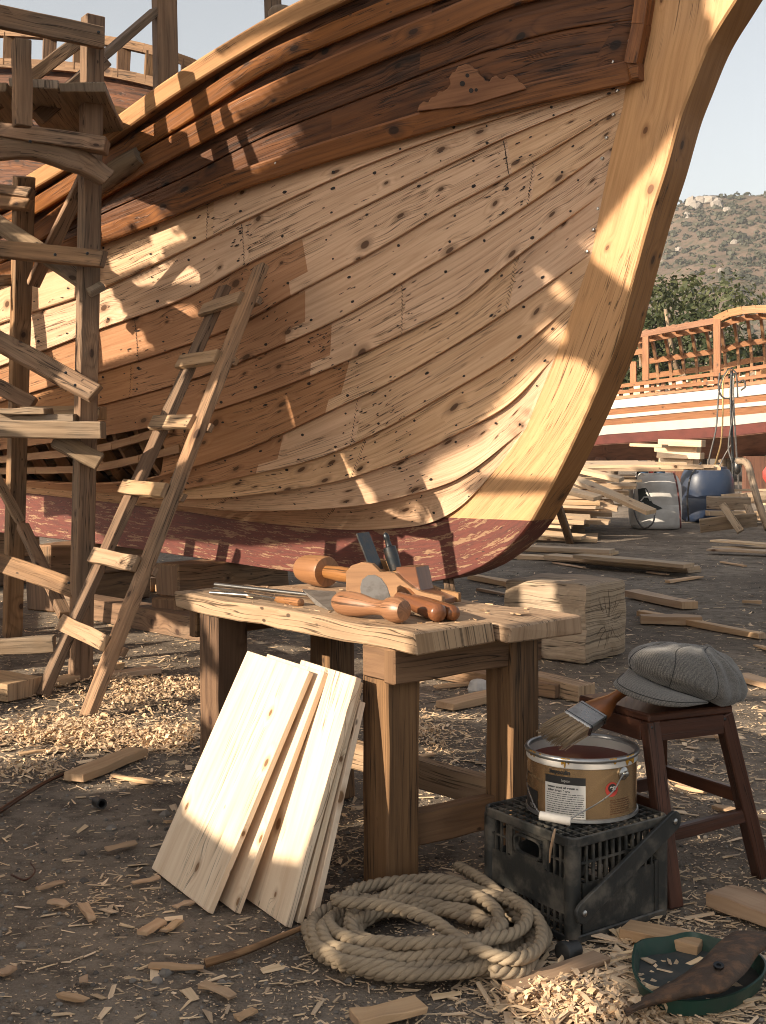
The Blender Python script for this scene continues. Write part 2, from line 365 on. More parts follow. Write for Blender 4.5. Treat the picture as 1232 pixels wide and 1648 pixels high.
SEAMS = [
    [(-140, 494), (0, 438), (160, 382), (300, 330), (400, 287), (605, 221), (812, 163), (1022, 115)],
    [(-140, 570), (48, 505), (167, 464), (290, 407), (400, 353), (550, 283), (700, 224), (860, 174), (1012, 133)],
    [(-140, 640), (48, 573), (157, 532), (290, 484), (400, 425), (570, 341), (707, 273), (820, 219), (1006, 143)],
    [(-140, 690), (48, 633), (160, 600), (273, 565), (375, 528), (461, 481), (605, 404), (707, 344), (820, 283), (1002, 172)],
    [(-140, 715), (48, 678), (160, 652), (273, 622), (375, 588), (540, 516), (673, 440), (820, 350), (985, 237)],
    [(-140, 742), (48, 716), (160, 702), (273, 680), (400, 643), (550, 585), (618, 553), (741, 488), (820, 423), (970, 312)],
    [(-140, 762), (48, 776), (160, 780), (250, 768), (400, 722), (563, 647), (615, 623), (700, 575), (820, 500), (952, 408)],
    [(-140, 765), (48, 781), (160, 789), (300, 783), (400, 764), (519, 735), (618, 691), (700, 645), (820, 573), (925, 487)],
    [(-140, 767), (48, 784), (160, 795), (300, 800), (400, 795), (547, 773), (659, 735), (751, 691), (820, 651), (893, 575)],
    [(-140, 769), (48, 787), (160, 799), (300, 812), (400, 819), (570, 814), (659, 797), (741, 769), (846, 690)],
    [(-140, 771), (41, 790), (160, 803), (300, 820), (400, 836), (560, 850), (620, 849), (690, 841), (745, 813), (803, 750)],
]
TOPS = [
    [(-140, 408), (0, 335), (51, 303), (164, 235), (290, 148), (420, 68), (480, 35), (560, -5), (700, -70), (900, -160), (1064, -225)],
    [(-140, 438), (0, 358), (51, 330), (172, 258), (266, 203), (420, 107), (560, 47), (690, -5), (850, -60), (1058, -125)],
    [(-140, 488), (0, 414), (51, 385), (160, 312), (300, 228), (420, 162), (570, 97), (707, 40), (830, -10), (1048, -60)],
    [(-140, 492), (0, 426), (51, 405), (160, 346), (300, 283), (420, 222), (590, 155), (760, 90), (900, 50), (1033, 30)],
]
SP = [seam(s) for s in SEAMS]; TP = [seam(s) for s in TOPS] + [SP[0]]
boat = thing('wooden_boat', W(2, 0, 0), 'large half-built wooden boat with pale pine planking, oiled stem and red keel, propped on blocks', 'boat')
def px_a(q):
    p = W(*q); return px_of(p)[0]
STAIN = {3: (290, 470), 4: (340, 512), 5: (330, 546), 6: (250, 432), 7: (200, 0), 2: (345, 462)}
def planking(curves, name, mat, stains=None, holes=None, lap=.02, side=1, butts=True):
    mb = MB(); info = []
    for j in range(len(curves) - 1):
        A, B = curves[j], curves[j + 1]; n = len(A)
        vs = [(0.0, -.010), (.035, -.004), (.3, .0), (.7, lap * .5), (.96, lap), (.985, lap * .7), (1.0, -.010)]
        L = [0.0]
        mid = [W((A[i][0] + B[i][0]) / 2, (A[i][1] + B[i][1]) / 2, (A[i][2] + B[i][2]) / 2) for i in range(n)]
        for i in range(1, n): L.append(L[-1] + (mid[i] - mid[i - 1]).length)
        wd = [(W(*A[i]) - W(*B[i])).length for i in range(n)]
        rows, uvs = [], []; ro, vo = R() * 40, R() * 20
        bt = [-1.0]
        if butts:
            s = U(.6, 2.6)
            while s < L[-1]: bt.append(s); s += U(2.0, 3.4)
        tones = [R() for _ in range(len(bt) + 1)]
        for (t, off) in vs:
            row, uvr = [], []
            for i in range(n):
                a, z = A[i][0] + (B[i][0] - A[i][0]) * t, A[i][2] + (B[i][2] - A[i][2]) * t
                bb = A[i][1] + (B[i][1] - A[i][1]) * t
                fade = min(1.0, (n - 1 - i) / 8.0) * min(1.0, wd[i] / .08)
                nn = hnorm(a, z); q = W(a, bb, z) + nn * (off * fade)
                if side < 0:
                    q2 = q - BO; q = BO + BA * q2.dot(BA) - BN * q2.dot(BN) + V((0, 0, q2.z))
                row.append(q); uvr.append((ro + L[i], vo + t * max(wd[len(wd) // 2], .12)))
            rows.append(row); uvs.append(uvr)
        seg_of = [max(k for k, b in enumerate(bt) if L[i] >= b) for i in range(n)]
        def tn(jj, i): return tones[seg_of[i]]
        def st(jj, i):
            if not stains or j not in stains: return 0.0
            x = px_a(A[i]); lo, hi = stains[j]
            return 1.0 if x < hi + (0, 16, 16, -12, -12, 4)[min(jj, 5)] else 0.0
        ba = len(mb.f)
        mb.grid(rows, tone=tn, st=st, uv=uvs)
        if holes and j in holes:
            lo = holes[j]; keep = []
            for fi in range(ba, len(mb.f)):
                i = (fi - ba) % (n - 1)
                keep.append(px_a(A[i]) > lo)
            for arr in (mb.f, mb.uv, mb.t, mb.st, mb.mi):
                arr[ba:] = [x for x, k in zip(arr[ba:], keep) if k]
        info.append((A, B, L, wd, [(b, tones) for b in bt[1:]]))
    mb.build(name, mat, boat, solid=-.028) if side > 0 else mb.build(name, mat, boat)
    return info
HOLE = {5: 262}
inf = planking(SP, 'hull_planking', M['hull'], STAIN, HOLE)
inft = planking(TP, 'topside_planking', M['dark'], lap=.006)
planking(SP[::2], 'far_side_planking', M['hull'], side=-1, butts=False)
planking([TP[0], TP[-1]], 'far_side_topside', M['dark'], side=-1, butts=False)
# nail heads, butt joints and iron stains
nl = MB(); FADE = 1.0
def mark(p, n, t, rl, rw):
    up = n.cross(t).normalized(); t = up.cross(n).normalized(); b = len(nl.v); k = 7
    nl.v.extend(p + n * .004 + t * (rl * cos(2 * pi * i / k) * U(.8, 1.15)) + up * (rw * sin(2 * pi * i / k) * U(.8, 1.15)) for i in range(k))
    nl.face(range(b, b + k))
def strake_pt(A, B, s, L, t):
    i = 1
    while i < len(L) - 1 and L[i] < s: i += 1
    q = (s - L[i - 1]) / max(1e-6, L[i] - L[i - 1])
    f = lambda X, c: X[i - 1][c] + (X[i][c] - X[i - 1][c]) * q
    a, b, z = (f(A, c) + (f(B, c) - f(A, c)) * t for c in range(3))
    n = hnorm(a, z); tg = (W(*A[i]) - W(*A[i - 1])).normalized()
    off = 0.02 * (0 if t < .3 else ((t - .3) / .4 * .5 if t < .7 else .5 + (t - .7) / .26 * .5))
    return W(a, b, z) + n * (min(off, .02) * FADE + .001), n, tg
for j, (A, B, L, wd, bts) in enumerate(inf):
    s = .2
    hole = HOLE.get(j, -999)
    while s < L[-1] - .05:
        for t in (.2, .78):
            if R() < .85:
                p, n, tg = strake_pt(A, B, s + U(-.03, .03), L, t + U(-.08, .08))
                if px_of(p)[0] > hole:
                    r = U(.005, .010)
                    mark(p, n, tg, r * U(1, 1.9), r)
        s += U(.3, .42)
    for (b, _) in bts:
        p, n, tg = strake_pt(A, B, b, L, .5)
        if px_of(p)[0] < hole + 20: continue
        for t in range(14):
            p, n, tg = strake_pt(A, B, b + U(-.002, .002), L, .05 + .9 * t / 13)
            mark(p - n * .002, n, n.cross(tg), wd[len(wd) // 2] * .042, U(.0015, .003))
        for _ in range(9):
            p, n, tg = strake_pt(A, B, b + U(-.09, .09), L, U(.1, .9)); mark(p, n, tg, U(.006, .022), U(.0022, .0045))
    # iron weeps and splits strung along the lower edge
    for _ in range(int(L[-1] * 1.6)):
        s0 = U(.2, L[-1] - .2); t0 = U(.1, .95)
        for k in range(random.choice((1, 1, 2, 4))):
            p, n, tg = strake_pt(A, B, s0 + k * U(.03, .06), L, min(.96, max(.04, t0 + U(-.03, .03))))
            if px_of(p)[0] > hole: mark(p, n, (tg + n.cross(tg) * U(-.25, .25)).normalized(), U(.006, .026), U(.0014, .0032))
for _ in range(170):   # the ragged joint line amidships
    q = cr([(388, 352), (402, 425), (455, 500), (520, 545), (552, 580), (600, 630), (650, 690), (668, 760), (668, 800), (672, 835)], 171)[_]
    if R() < .62:
        p = hull_world(q.x + U(-22, 14), q.y + U(-6, 6)); a, b, z = hull_ray(q.x, q.y); n = hnorm(a, z)
        mark(p + n * .016, n, (BA * -1 + V((0, 0, U(.1, .7)))).normalized(), U(.005, .022), U(.002, .0042))
nl.build('nail_heads', M['nail'], boat, kind='stuff')

def swept(name, pts, hts, thick, mat, lift=.0, rnd=False, seg_t=None):
    """a timber bent along the hull: pts in hull coords, section stands off the planking"""
    mb = MB(); rows = [[] for _ in range(6)]; uv = [[] for _ in range(6)]; L = 0; prev = None; o = R() * 20
    n = len(pts)
    for i, (a, b, z) in enumerate(pts):
        nn = hnorm(a, z); p = W(a, b, z); q0 = W(*pts[max(0, i - 1)]); q1 = W(*pts[min(n - 1, i + 1)])
        t = (q1 - q0).normalized(); up = nn.cross(t); up = up if up.z > 0 else -up; up.normalize(); nn = t.cross(up); nn = nn if nn.dot(BN) > 0 else -nn
        if prev is not None: L += (p - prev).length
        prev = p; h = lerp_tab(hts, i / (n - 1)) / 2
        c = .18 * h
        for k, (uu, ff) in enumerate(((h, -.02), (h, thick - c * .7), (h - c, thick), (-h + c, thick), (-h, thick - c * .7), (-h, -.02))):
            rows[k].append(p + up * uu + nn * (ff + lift)); uv[k].append((o + L, (0, thick, thick + c, thick + 2 * h, thick + 2 * h + c, 2 * thick + 2 * h)[k]))
    mb.grid(rows, uv=uv)
    e = [r[-1] for r in rows]; b0 = len(mb.v); mb.v.extend(e); mb.face(range(b0, b0 + 6))
    e = [r[0] for r in rows]; b0 = len(mb.v); mb.v.extend(e); mb.face(range(b0, b0 + 6))
    return mb.build(name, mat, boat)
def mid(A, B, t=.5): return [tuple(x + (y - x) * t for x, y in zip(p, q)) for p, q in zip(A, B)]
cap = [(-140, 404), (0, 328), (51, 297), (164, 226), (290, 136), (420, 55), (480, 22), (560, -16), (700, -82), (900, -172), (1064, -240)]
swept('rail_cap', seam([(x, y + 4) for x, y in cap]), [(0, .10), (1, .12)], .085, M['rail'], lift=.01)
swept('wale', seam([(-140, 446), (0, 364), (51, 338), (172, 262), (266, 207), (420, 107), (560, 44), (690, -8), (850, -64), (1058, -130)]), [(0, .10), (.5, .11), (1, .12)], .05, M['wale'])
swept('wale', seam([(-140, 488), (0, 412), (51, 385), (160, 308), (300, 227), (420, 163), (570, 97), (707, 40), (830, -10), (1048, -60)]), [(0, .11), (.5, .135), (1, .14)], .055, M['wale'])
swept('rubbing_strake', seam([(-140, 498), (0, 441), (160, 382), (300, 326), (400, 286), (605, 220), (812, 163), (1036, 112)]), [(0, .10), (.6, .125), (1, .13)], .06, M['wale'], lift=.005)
# strip along the stem rabbet, above the rubbing strake
mb = MB(); aa = [stem_px(x, y, SID + .05) for x, y in [(1018, 103), (1030, 40), (1042, -40), (1062, -160)]]
for p, q in zip(aa, aa[1:]): mb.beam(W(p[0], SID + .03, p[1]), W(q[0], SID + .03, q[1]), .085, .10, up=BN, seg=2, tone=.4)
mb.build('rabbet_batten', M['wale'], boat)
# stem and keel
OUT = [(1300, -180), (1240, -90), (1184, 0), (1144, 66), (1112, 143), (1095, 188), (1071, 273), (1047, 347), (1016, 460), (994, 545), (959, 631), (924, 709), (894, 770), (856, 838)]
INN = [(1066, -215), (1052, -100), (1037, 0), (1025, 60), (1009, 130), (999, 180), (977, 272), (959, 350), (925, 475), (902, 545), (876, 620), (835, 703), (795, 757), (725, 833)]
KO = [(856, 838), (838, 862), (815, 885), (770, 915), (720, 932), (640, 940), (478, 922), (300, 896), (160, 876), (-140, 842), (-520, 799)]
KI = [(725, 833), (705, 838), (690, 841), (660, 846), (620, 849), (560, 851), (400, 837), (300, 821), (160, 804), (-140, 772), (-520, 731)]
def backbone(name, mat, outer, inner, ov=0.0):
    o = [stem_px(p.x, p.y) for p in cr(outer, 90)]; i_ = [stem_px(p.x, p.y) for p in cr(inner, 90)]
    mb = MB(); k = .012; rows = [[] for _ in range(8)]; uv = [[] for _ in range(8)]; L = 0
    for n, ((ao, zo), (ai, zi)) in enumerate(zip(o, i_)):
        dv = V((ai - ao, zi - zo)); w = dv.length; dv.normalize()
        if n: L += (V(o[n]) - V(o[n - 1])).length * .5 + (V(i_[n]) - V(i_[n - 1])).length * .5
        ai, zi = ai + dv.x * .06, zi + dv.y * .06
        S2 = SID - .0
        prof = [(ai, zi, S2), (ao + dv.x * k, zo + dv.y * k, S2), (ao, zo, S2 - k), (ao, zo, -S2 + k), (ao + dv.x * k, zo + dv.y * k, -S2), (ai, zi, -S2), (ai, zi, -S2), (ai, zi, S2)]
        vv = [0, w, w + .015, w + .26, w + .275, 2 * w + .28, 2 * w + .28, 2 * w + .5]
        for q, (a, z, b) in enumerate(prof): rows[q].append(W(a, b, z)); uv[q].append((L + ov, vv[q]))
    b_ = len(mb.f); mb.grid(rows, uv=uv, tone=.37)
    n_ = len(rows[0]) - 1
    for q in (2,):
        for i in range(n_): mb.mi[b_ + q * n_ + i] = 1 if isinstance(mat, list) else 0
    for e in (0, -1):
        b0 = len(mb.v); mb.v.extend(r[e] for r in rows[:6]); mb.face(range(b0, b0 + 6))
    return mb.build(name, mat, boat)
backbone('stem', [M['stem'], M['stemf']], OUT, INN)
backbone('keel', M['red'], KO, KI, 3.0)
mb = MB(); # knots / bolts on the stem and strake
for x, y in [(1030, 98), (995, 104), (957, 120), (912, 132), (855, 146), (790, 165), (700, 190), (626, 214), (455, 265), (1002, 150), (996, 188), (985, 225), (978, 258), (962, 336), (955, 370), (945, 405), (1034, 25), (1022, 70), (1018, 97)]:
    p = hull_world(min(x, 1010), y) if x < 960 else W(stem_px(x, y)[0], SID, stem_px(x, y)[1])
    off = .068 if y < 275 and x < 1032 else .006
    mb.lathe(p + BN * (off - .012), BN, [(0, .011), (.013, .011), (.016, .008), (.017, .0)], 8)
mb.build('bolt_heads', M['steel'], boat)
# carved scroll above the rubbing strake
sc = [(674, 180), (677, 170), (684, 164), (691, 166), (696, 158), (704, 156), (708, 148), (715, 149), (722, 144), (727, 136), (725, 126), (730, 118), (735, 117), (738, 109), (745, 107), (752, 104), (760, 107), (764, 112), (770, 113), (772, 121), (779, 126), (782, 132), (789, 133), (793, 126), (800, 123), (806, 128), (812, 129), (817, 123), (826, 122), (833, 127), (836, 133), (842, 136), (848, 144), (760, 170)]
pts = [hull_ray(x, y) for x, y in sc]; n0 = hnorm(*[pts[8][c] for c in (0, 2)])
mb = MB(); mb.prism([W(*p) + n0 * .085 for p in pts], n0 * -.10, tone=.3)
orn = mb.build('carved_scroll', M['scroll'], boat, bev=.004)
mb = MB()
for x, y, r in [(754, 123, .012), (746, 136, .016), (760, 147, .014), (768, 146, .01)]:
    a, b, z = hull_ray(x, y); mb.lathe(W(a, b, z) + n0 * .0855, n0, [(0, r), (.002, r), (.0025, 0)], 10)
mb.build('drilled_holes', M['nail'], boat)
# inside: frames, ribs, deck
mb0 = None
for k in range(11):
    x = -110 + k * 38
    A_ = [hull_ray(x + 2 * t, y) for t, y in ((0, 640), (8, 690), (18, 735), (30, 770), (42, 792))]
    mb = MB(); pp = cr([W(*q) - hnorm(q[0], q[2]) * .085 for q in A_], 9)
    for p, q in zip(pp, pp[1:]): mb.beam(p, q, .06, .09, up=BN, seg=1, tone=.2 + .05 * k)
    mb.build('frame', M['rib'], boat)
for ys in ([(-140, 752), (48, 735), (160, 722), (275, 690)], [(-140, 760), (48, 757), (160, 752), (290, 722)]):
    mb = MB(); pp = [W(*hull_ray(p.x, p.y)) for p in cr(ys, 14)]
    for p, q in zip(pp, pp[1:]): mb.beam(p, q, .055, .03, up=BN, seg=1, tone=.6)
    mb.build('ribband', M['rib'], boat)
mb = MB(); rows = [[], []]
for (a, b, z) in TP[1][::4]: rows[0].append(W(a, b - .05, z - .1)); rows[1].append(W(a, -b + .05, z - .1))
mb.grid(rows); mb.build('deck', M['grey'], boat, solid=.04)
mb = MB(); rows = [[], []]
for (a, b, z) in SP[9][::4]: rows[0].append(W(a + .05, b - .08, z + .03)); rows[1].append(W(a + .05, -b + .08, z + .03))
mb.grid(rows); mb.build('floor_boards', M['rib'], boat, solid=.03)
mb = MB(); col_ = [W(*p[0]) for p in TP + SP[1:]]; far_ = [BO + BA * (p - BO).dot(BA) - BN * (p - BO).dot(BN) + V((0, 0, p.z)) for p in col_]
mb.grid([col_, far_]); mb.build('light_stop', M['rib'], boat, solid=.03)  # panel added over the cut aft end to keep sun out of the hull
# rounded log used as a fender, hung under the upper wale
mb = MB(); p, q = W(*hull_ray(158, 305)) + BN * .05, W(*hull_ray(236, 252)) + BN * .05
mb.tube([p, p + (q - p) * .33, p + (q - p) * .66, q], [.07, .075, .075, .06], 12)
mb.build('rounded_chock', M['grey'], boat, smooth=True, auto=50)
# posts standing at the rail
def boat_beam(name, a, b, w, h, mat, up=None, tone=None):
    mb = MB(); mb.beam(P(*a), P(*b), w, h, up=up, tone=tone); return mb.build(name, mat, boat, bev=.004)
boat_beam('deck_post', (267, 190, 9.5), (263, -60, 9.5), .16, .15, M['weather'], tone=.62, up=(.5, -1, 0))
boat_beam('deck_post', (440, 60, 9.0), (437, -60, 9.0), .10, .10, M['weather'], tone=.3, up=(.5, -1, 0))
mb = MB(); mb.lathe(P(452, 48, 8.75), (0, 0, 1), [(0, .05), (.06, .085), (.12, .095), (.155, .07), (.17, .02)], 14); mb.build('rail_knob', M['grey'], boat, smooth=True)
boat_beam('deck_brace', (60, 182, 8.6), (250, 18, 9.45), .10, .05, M['weather'], tone=.7)
# raised after bulwark behind the near rail: rails, stanchions and dark inner planks
def far_line(pts, d0, d1):
    q = cr(pts, 14); return [P(p.x, p.y, d0 + (d1 - d0) * i / 13) for i, p in enumerate(q)]
def curved_rail(name, pts, w, h, mat, d0=12.5, d1=11.6):
    mb = MB(); ll = far_line(pts, d0, d1)
    for p, q in zip(ll, ll[1:]): mb.beam(p, q + (q - p) * .02, w, h, up=(0, 0, 1), seg=1, tone=.5, jit=.001)
    mb.build(name, mat, boat); return ll
ra = curved_rail('quarter_rail', [(-160, 50), (0, 52), (100, 58), (170, 66), (230, 78), (290, 95), (345, 118)], .09, .085, M['benchleg'])
rb = curved_rail('quarter_rail', [(-160, 100), (0, 102), (110, 108), (170, 116), (250, 133), (330, 158)], .07, .09, M['benchleg'])
for x, y0, y1 in [(-60, 50, 100), (14, 55, 102), (78, 60, 106), (127, 64, 110), (197, 74, 122), (242, 84, 132), (300, 98, 150)]:
    mb = MB(); t = (x + 160) / 500; d = 12.5 - .9 * t; mb.beam(P(x, y1 + 4, d + .02), P(x + 2, y0, d + .02), .12, .07, up=(.4, -1, 0)); mb.build('stanchion', M['benchleg'], boat)
mb = MB(); rows = []; uvs = []
for k in range(11):
    pts = far_line([(-160, 104 + k * 34), (0, 106 + k * 34), (110, 112 + k * 34), (170, 120 + k * 34), (250, 137 + k * 33), (330, 160 + k * 32)], 12.7 - k * .12, 11.75 - k * .12)
    rows.append(pts); uvs.append([(i * .25, k * .2) for i in range(14)])
mb.grid(rows, uv=uvs, tone=lambda j, i: (j * .37) % 1); mb.build('quarter_planking', M['dark'], boat, solid=.04)
curved_rail('inner_stringer', [(-160, 150), (30, 155), (110, 160), (170, 172), (240, 192)], .05, .06, M['rib'], 11.8, 11.0)
curved_rail('inner_stringer', [(-160, 182), (30, 186), (110, 190), (170, 200), (240, 220)], .05, .05, M['rib'], 11.8, 11.0)
# ------------------------------------------------------------------ scaffold
PHI = radians(33); REF = V((-sin(PHI), cos(PHI), 0))
scaf = thing('wooden_scaffold', G(130, 1092), 'rough weathered timber scaffold of posts, rails and diagonal braces beside the boat hull', 'scaffold')
def img_up(p0, p1, ref=REF):
    u = (V(p1) - V(p0)).cross(ref).normalized(); return u if u.z >= 0 or abs(u.z) < .05 else -u
def sbeam(name, a, b, hpx, thick, mat='weather', parent=scaf, tone=None, seg=4, bev=.005, bend=None, jit=.004, ref=REF, skew=0, **kw):
    p, q = P(*a), P(*b); mb = MB(); d = (a[2] + b[2]) / 2
    mb.beam(p, q, thick, hpx * d / F, up=img_up(p, q, ref), seg=seg, jit=jit, tone=tone, bend=bend, skew=skew)
    return mb.build(name, M[mat], parent, bev=bev, **kw)
g1 = G(130, 1094); g2 = G(20, 1024)
sbeam('post', (150, 28, 7.30), (129, 1094, g1.y), 31, .10, tone=.31)
sbeam('post', (38, 284, 8.1), (20, 1024, g2.y), 28, .10, tone=.52)
sbeam('post', (34, 66, 6.85), (36, 204, 6.85), 27, .08, tone=.64)
sbeam('guard_rail', (-60, 14, 6.7), (166, 62, 7.2), 36, .045, tone=.12)
sbeam('diagonal_brace', (-20, 178, 7.35), (132, 62, 7.5), 21, .05, tone=.7)
sbeam('diagonal_brace', (61, 190, 7.4), (170, 95, 7.6), 24, .05, tone=.83)
ga, gb0 = G(-66, 1082), G(-70, 1020)
sbeam('post', (-78, 0, 7.0), (-66, 1082, ga.y), 31, .10, tone=.15)
sbeam('post', (-52, 280, 8.35), (-70, 1020, gb0.y), 28, .10, tone=.72)
# top platform: boards run away from the camera
for k, (x0, x1, z, t) in enumerate([(14, 92, 3.42, .41), (96, 168, 3.40, .77), (-62, 10, 3.41, .1)]):
    mb = MB(); d0 = 7.02; d1 = 9.0 - .35 * k; xa, xb = (x0 - CX) * d0 / F, (x1 - CX) * d0 / F
    mb.beam(((xa + xb) / 2, d0, z - .05 * 0), ((xa + xb) / 2 - .15, d1, z + .0), xb - xa, .055, up=(0, 0, 1), seg=5, jit=.008, tone=t)
    mb.build('platform_board', M['grey'], scaf, bev=.006)
sbeam('cross_beam', (-60, 203, 7.1), (172, 236, 7.05), 24, .10, tone=.27)
mb = MB(); pts = cr([(-60, 238), (30, 238), (80, 243), (115, 254), (146, 271), (172, 288)], 12); pp = [P(p.x, p.y, 7.1) for p in pts]
rings = []
for i, p in enumerate(pp):
    t = (pp[min(i + 1, 11)] - pp[max(i - 1, 0)]); u = img_up(V(), t); n = REF; hh = (.068 + .01 * sin(i)) * (1.0 if i < 9 else .85)
    rings.append([p + u * hh + n * .05, p + u * hh - n * .05, p + u * (hh * .2) - n * .068, p - u * hh - n * .05, p - u * hh + n * .05])
mb.ring_skin(rings, tone=.58); mb.build('crooked_beam', M['weather'], scaf, bev=.008)
sbeam('cross_beam', (-60, 300, 8.3), (50, 312, 7.95), 16, .06, tone=.9)
sbeam('cross_beam', (-60, 318, 8.3), (49, 330, 7.95), 18, .06, tone=.2)
sbeam('diagonal_brace', (141, 276, 7.5), (53, 458, 8.05), 22, .05, tone=.82)
sbeam('diagonal_brace', (-40, 335, 8.0), (158, 468, 7.25), 27, .05, 'grey', tone=.46)
sbeam('cross_beam', (-60, 396, 7.5), (167, 417, 7.08), 28, .05, tone=.22)
sbeam('cross_beam', (-60, 455, 8.1), (24, 450, 8.3), 18, .05, tone=.5)
sbeam('diagonal_brace', (-50, 522, 7.5), (154, 634, 7.1), 32, .05, 'weather', tone=.34)
sbeam('diagonal_brace', (-50, 598, 8.2), (54, 652, 8.1), 24, .05, tone=.58)
sbeam('cross_beam', (-60, 690, 7.1), (166, 692, 7.08), 28, .11, 'grey', tone=.66)
for k, (a, b, y, h, d, t, m) in enumerate([(4, 78, 662, 10, 7.25, .4, 'grey'), (-30, 126, 673, 14, 7.3, .6, 'grey'), (40, 166, 665, 21, 7.75, .2, 'bench'), (-60, 150, 672, 14, 8.2, .3, 'weather')]):
    mb = MB(); mb.beam(P(a, y, d), P(b, y, d), .22, h * d / F, up=(0, 0, 1), tone=t, jit=.005); mb.build('platform_board', M[m], scaf, bev=.004)
sbeam('gusset', (88, 706, 7.2), (160, 744, 7.2), 28, .05, 'grey', tone=.75)
sbeam('diagonal_brace', (-30, 726, 8.3), (32, 838, 8.6), 15, .06, 'bench', tone=.3)
sbeam('diagonal_brace', (-40, 892, 7.7), (128, 950, 7.3), 30, .05, tone=.24)
sbeam('diagonal_brace', (36, 846, 8.4), (104, 990, 7.65), 20, .05, tone=.86)
sbeam('ground_rail', (-60, 1044, 7.25), (88, 1036, 7.25), 26, .06, 'grey', tone=.42)
for x, y, d in [(148, 45, 7.17), (158, 52, 7.17), (140, 408, 7.05), (88, 410, 7.15), (120, 620, 7.05), (105, 600, 7.1), (110, 938, 7.2), (48, 228, 7.0)]:
    mb = MB(); mb.lathe(P(x, y, d - .02), REF * -1, [(0, .009), (.006, .009), (.009, .0)], 7); mb.build('nail', M['iron'], scaf)
# ------------------------------------------------------------------ ladder
lb1, lb2 = G(140, 1154), G(66, 1120)
lt1, lt2 = P(421, 428, 7.62), P(362, 462, 7.82)
lad = thing('wooden_ladder', (lb1 + lb2) / 2, 'homemade wooden ladder with flat nailed rungs leaning against the pale boat planking', 'ladder')
ax = (lt1 - lb1).normalized(); acr = (lb1 - lb2).normalized(); lnorm = ax.cross(acr).normalized()
if lnorm.y > 0: lnorm = -lnorm
mb = MB(); mb.beam(lb1, lt1, .05, .105, up=acr, seg=7, jit=.004, tone=.41); mb.build('stile', M['weather'], lad, bev=.004)
mb = MB(); mb.beam(lb2, lt2, .05, .10, up=acr, seg=7, jit=.004, tone=.55); mb.build('stile', M['weather'], lad, bev=.004)
for (x0, y0, x1, y1, t) in [(86, 1010, 164, 1042, .1), (134, 900, 214, 914, .3), (184, 790, 262, 796, .5), (232, 686, 306, 684, .7), (279, 588, 350, 579, .2), (322, 502, 388, 483, .9)]:
    ts = lambda b, tt, y: (lambda f: f)(min(range(1001), key=lambda k: abs(px_of(b + (tt - b) * (k / 1000))[1] - y)) / 1000)
    a = lb2 + (lt2 - lb2) * ts(lb2, lt2, y0); b = lb1 + (lt1 - lb1) * ts(lb1, lt1, y1)
    d = (b - a).normalized(); a = a - d * .07 + lnorm * .042; b = b - d * .03 + lnorm * .042
    mb = MB(); mb.beam(a, b, .032, .088, up=ax, seg=3, jit=.004, tone=t); mb.build('rung', M['bench'], lad, bev=.003)
    mb = MB(); c = b + d * .10 - lnorm * .075; mb.beam(c - d * .16, c, .03, .05, up=ax, seg=1, tone=t); mb.build('rung_cleat', M['weather'], lad, bev=.003)
# ------------------------------------------------------------------ workbench
ZT = .825
Fr, Lf, Rt = G(664, 1019, ZT), G(281, 951, ZT), G(942, 990, ZT)
BU = (Lf - Fr).normalized(); BV = V((-BU.y, BU.x, 0)); BV = BV if BV.x > 0 else -BV
BLN = (Lf - Fr).length; BWD = (Rt - Fr).dot(BV) 
def B(u, v, z): return Fr + BU * u + BV * v + V((0, 0, z - ZT))
bench = thing('workbench', B(BLN / 2, BWD / 2, 0), 'heavy old timber workbench with a thick two-plank top carrying hand tools', 'workbench')
mb = MB(); DU = (Rt - Fr).dot(BU); mb.beam(B(DU * .2, BWD * .25 - .01, ZT - .03), B(BLN, BWD * .24, ZT - .034), BWD * .49, .062, up=(0, 0, 1), seg=12, jit=.005, tone=.35, skew=.004); mb.build('top_plank', M['bench'], bench, bev=.005)
mb = MB(); mb.beam(B(DU * .8, BWD * .755, ZT - .032), B(BLN - .1, BWD * .75, ZT - .035), BWD * .5, .058, up=(0, 0, 1), seg=12, jit=.005, tone=.81); mb.build('top_plank', M['bench'], bench, bev=.005)
LEG = {}
for nm, px, py in (('a', 612, 1437), ('c', 826, 1322)):
    LEG[nm] = G(px, py)
def uv_of(p): q = p - Fr; return q.dot(BU), q.dot(BV)
leguv = [(.20, .085), (.13, BWD - .13), (BLN - .21, .085), (BLN - .30, BWD - .16)]
for u, v in leguv:
    mb = MB(); mb.beam(B(u, v, 0), B(u, v, ZT - .066), .135, .125, up=BU, seg=5, jit=.003, tone=.2 + u * .3); mb.build('leg', M['benchleg'], bench, bev=.006)
def brail(name, a, b, z, h, t, tone, mat='benchleg'):
    mb = MB(); mb.beam(B(a[0], a[1], z), B(b[0], b[1], z), t, h, up=(0, 0, 1), seg=4, jit=.003, tone=tone); mb.build(name, M[mat], bench, bev=.005)
brail('apron', (.107, .0), (.107, BWD - .03), ZT - .115, .11, .05, .13)
brail('apron', (BLN - .08, .03), (BLN - .08, BWD - .05), ZT - .12, .10, .05, .53)
brail('apron', (.14, BWD - .04), (BLN - .12, BWD - .05), ZT - .12, .09, .04, .73)
brail('apron_end', (.10, .015), (.24, .015), ZT - .11, .10, .028, .9)
brail('stretcher', (.20, .15), (.17, BWD - .19), .16, .11, .05, .4)
brail('stretcher', (.24, BWD - .11), (BLN - .37, BWD - .15), .19, .10, .055, .6, 'bench')
brail('stretcher', (BLN - .21, .15), (BLN - .3, BWD - .23), .17, .10, .05, .2)
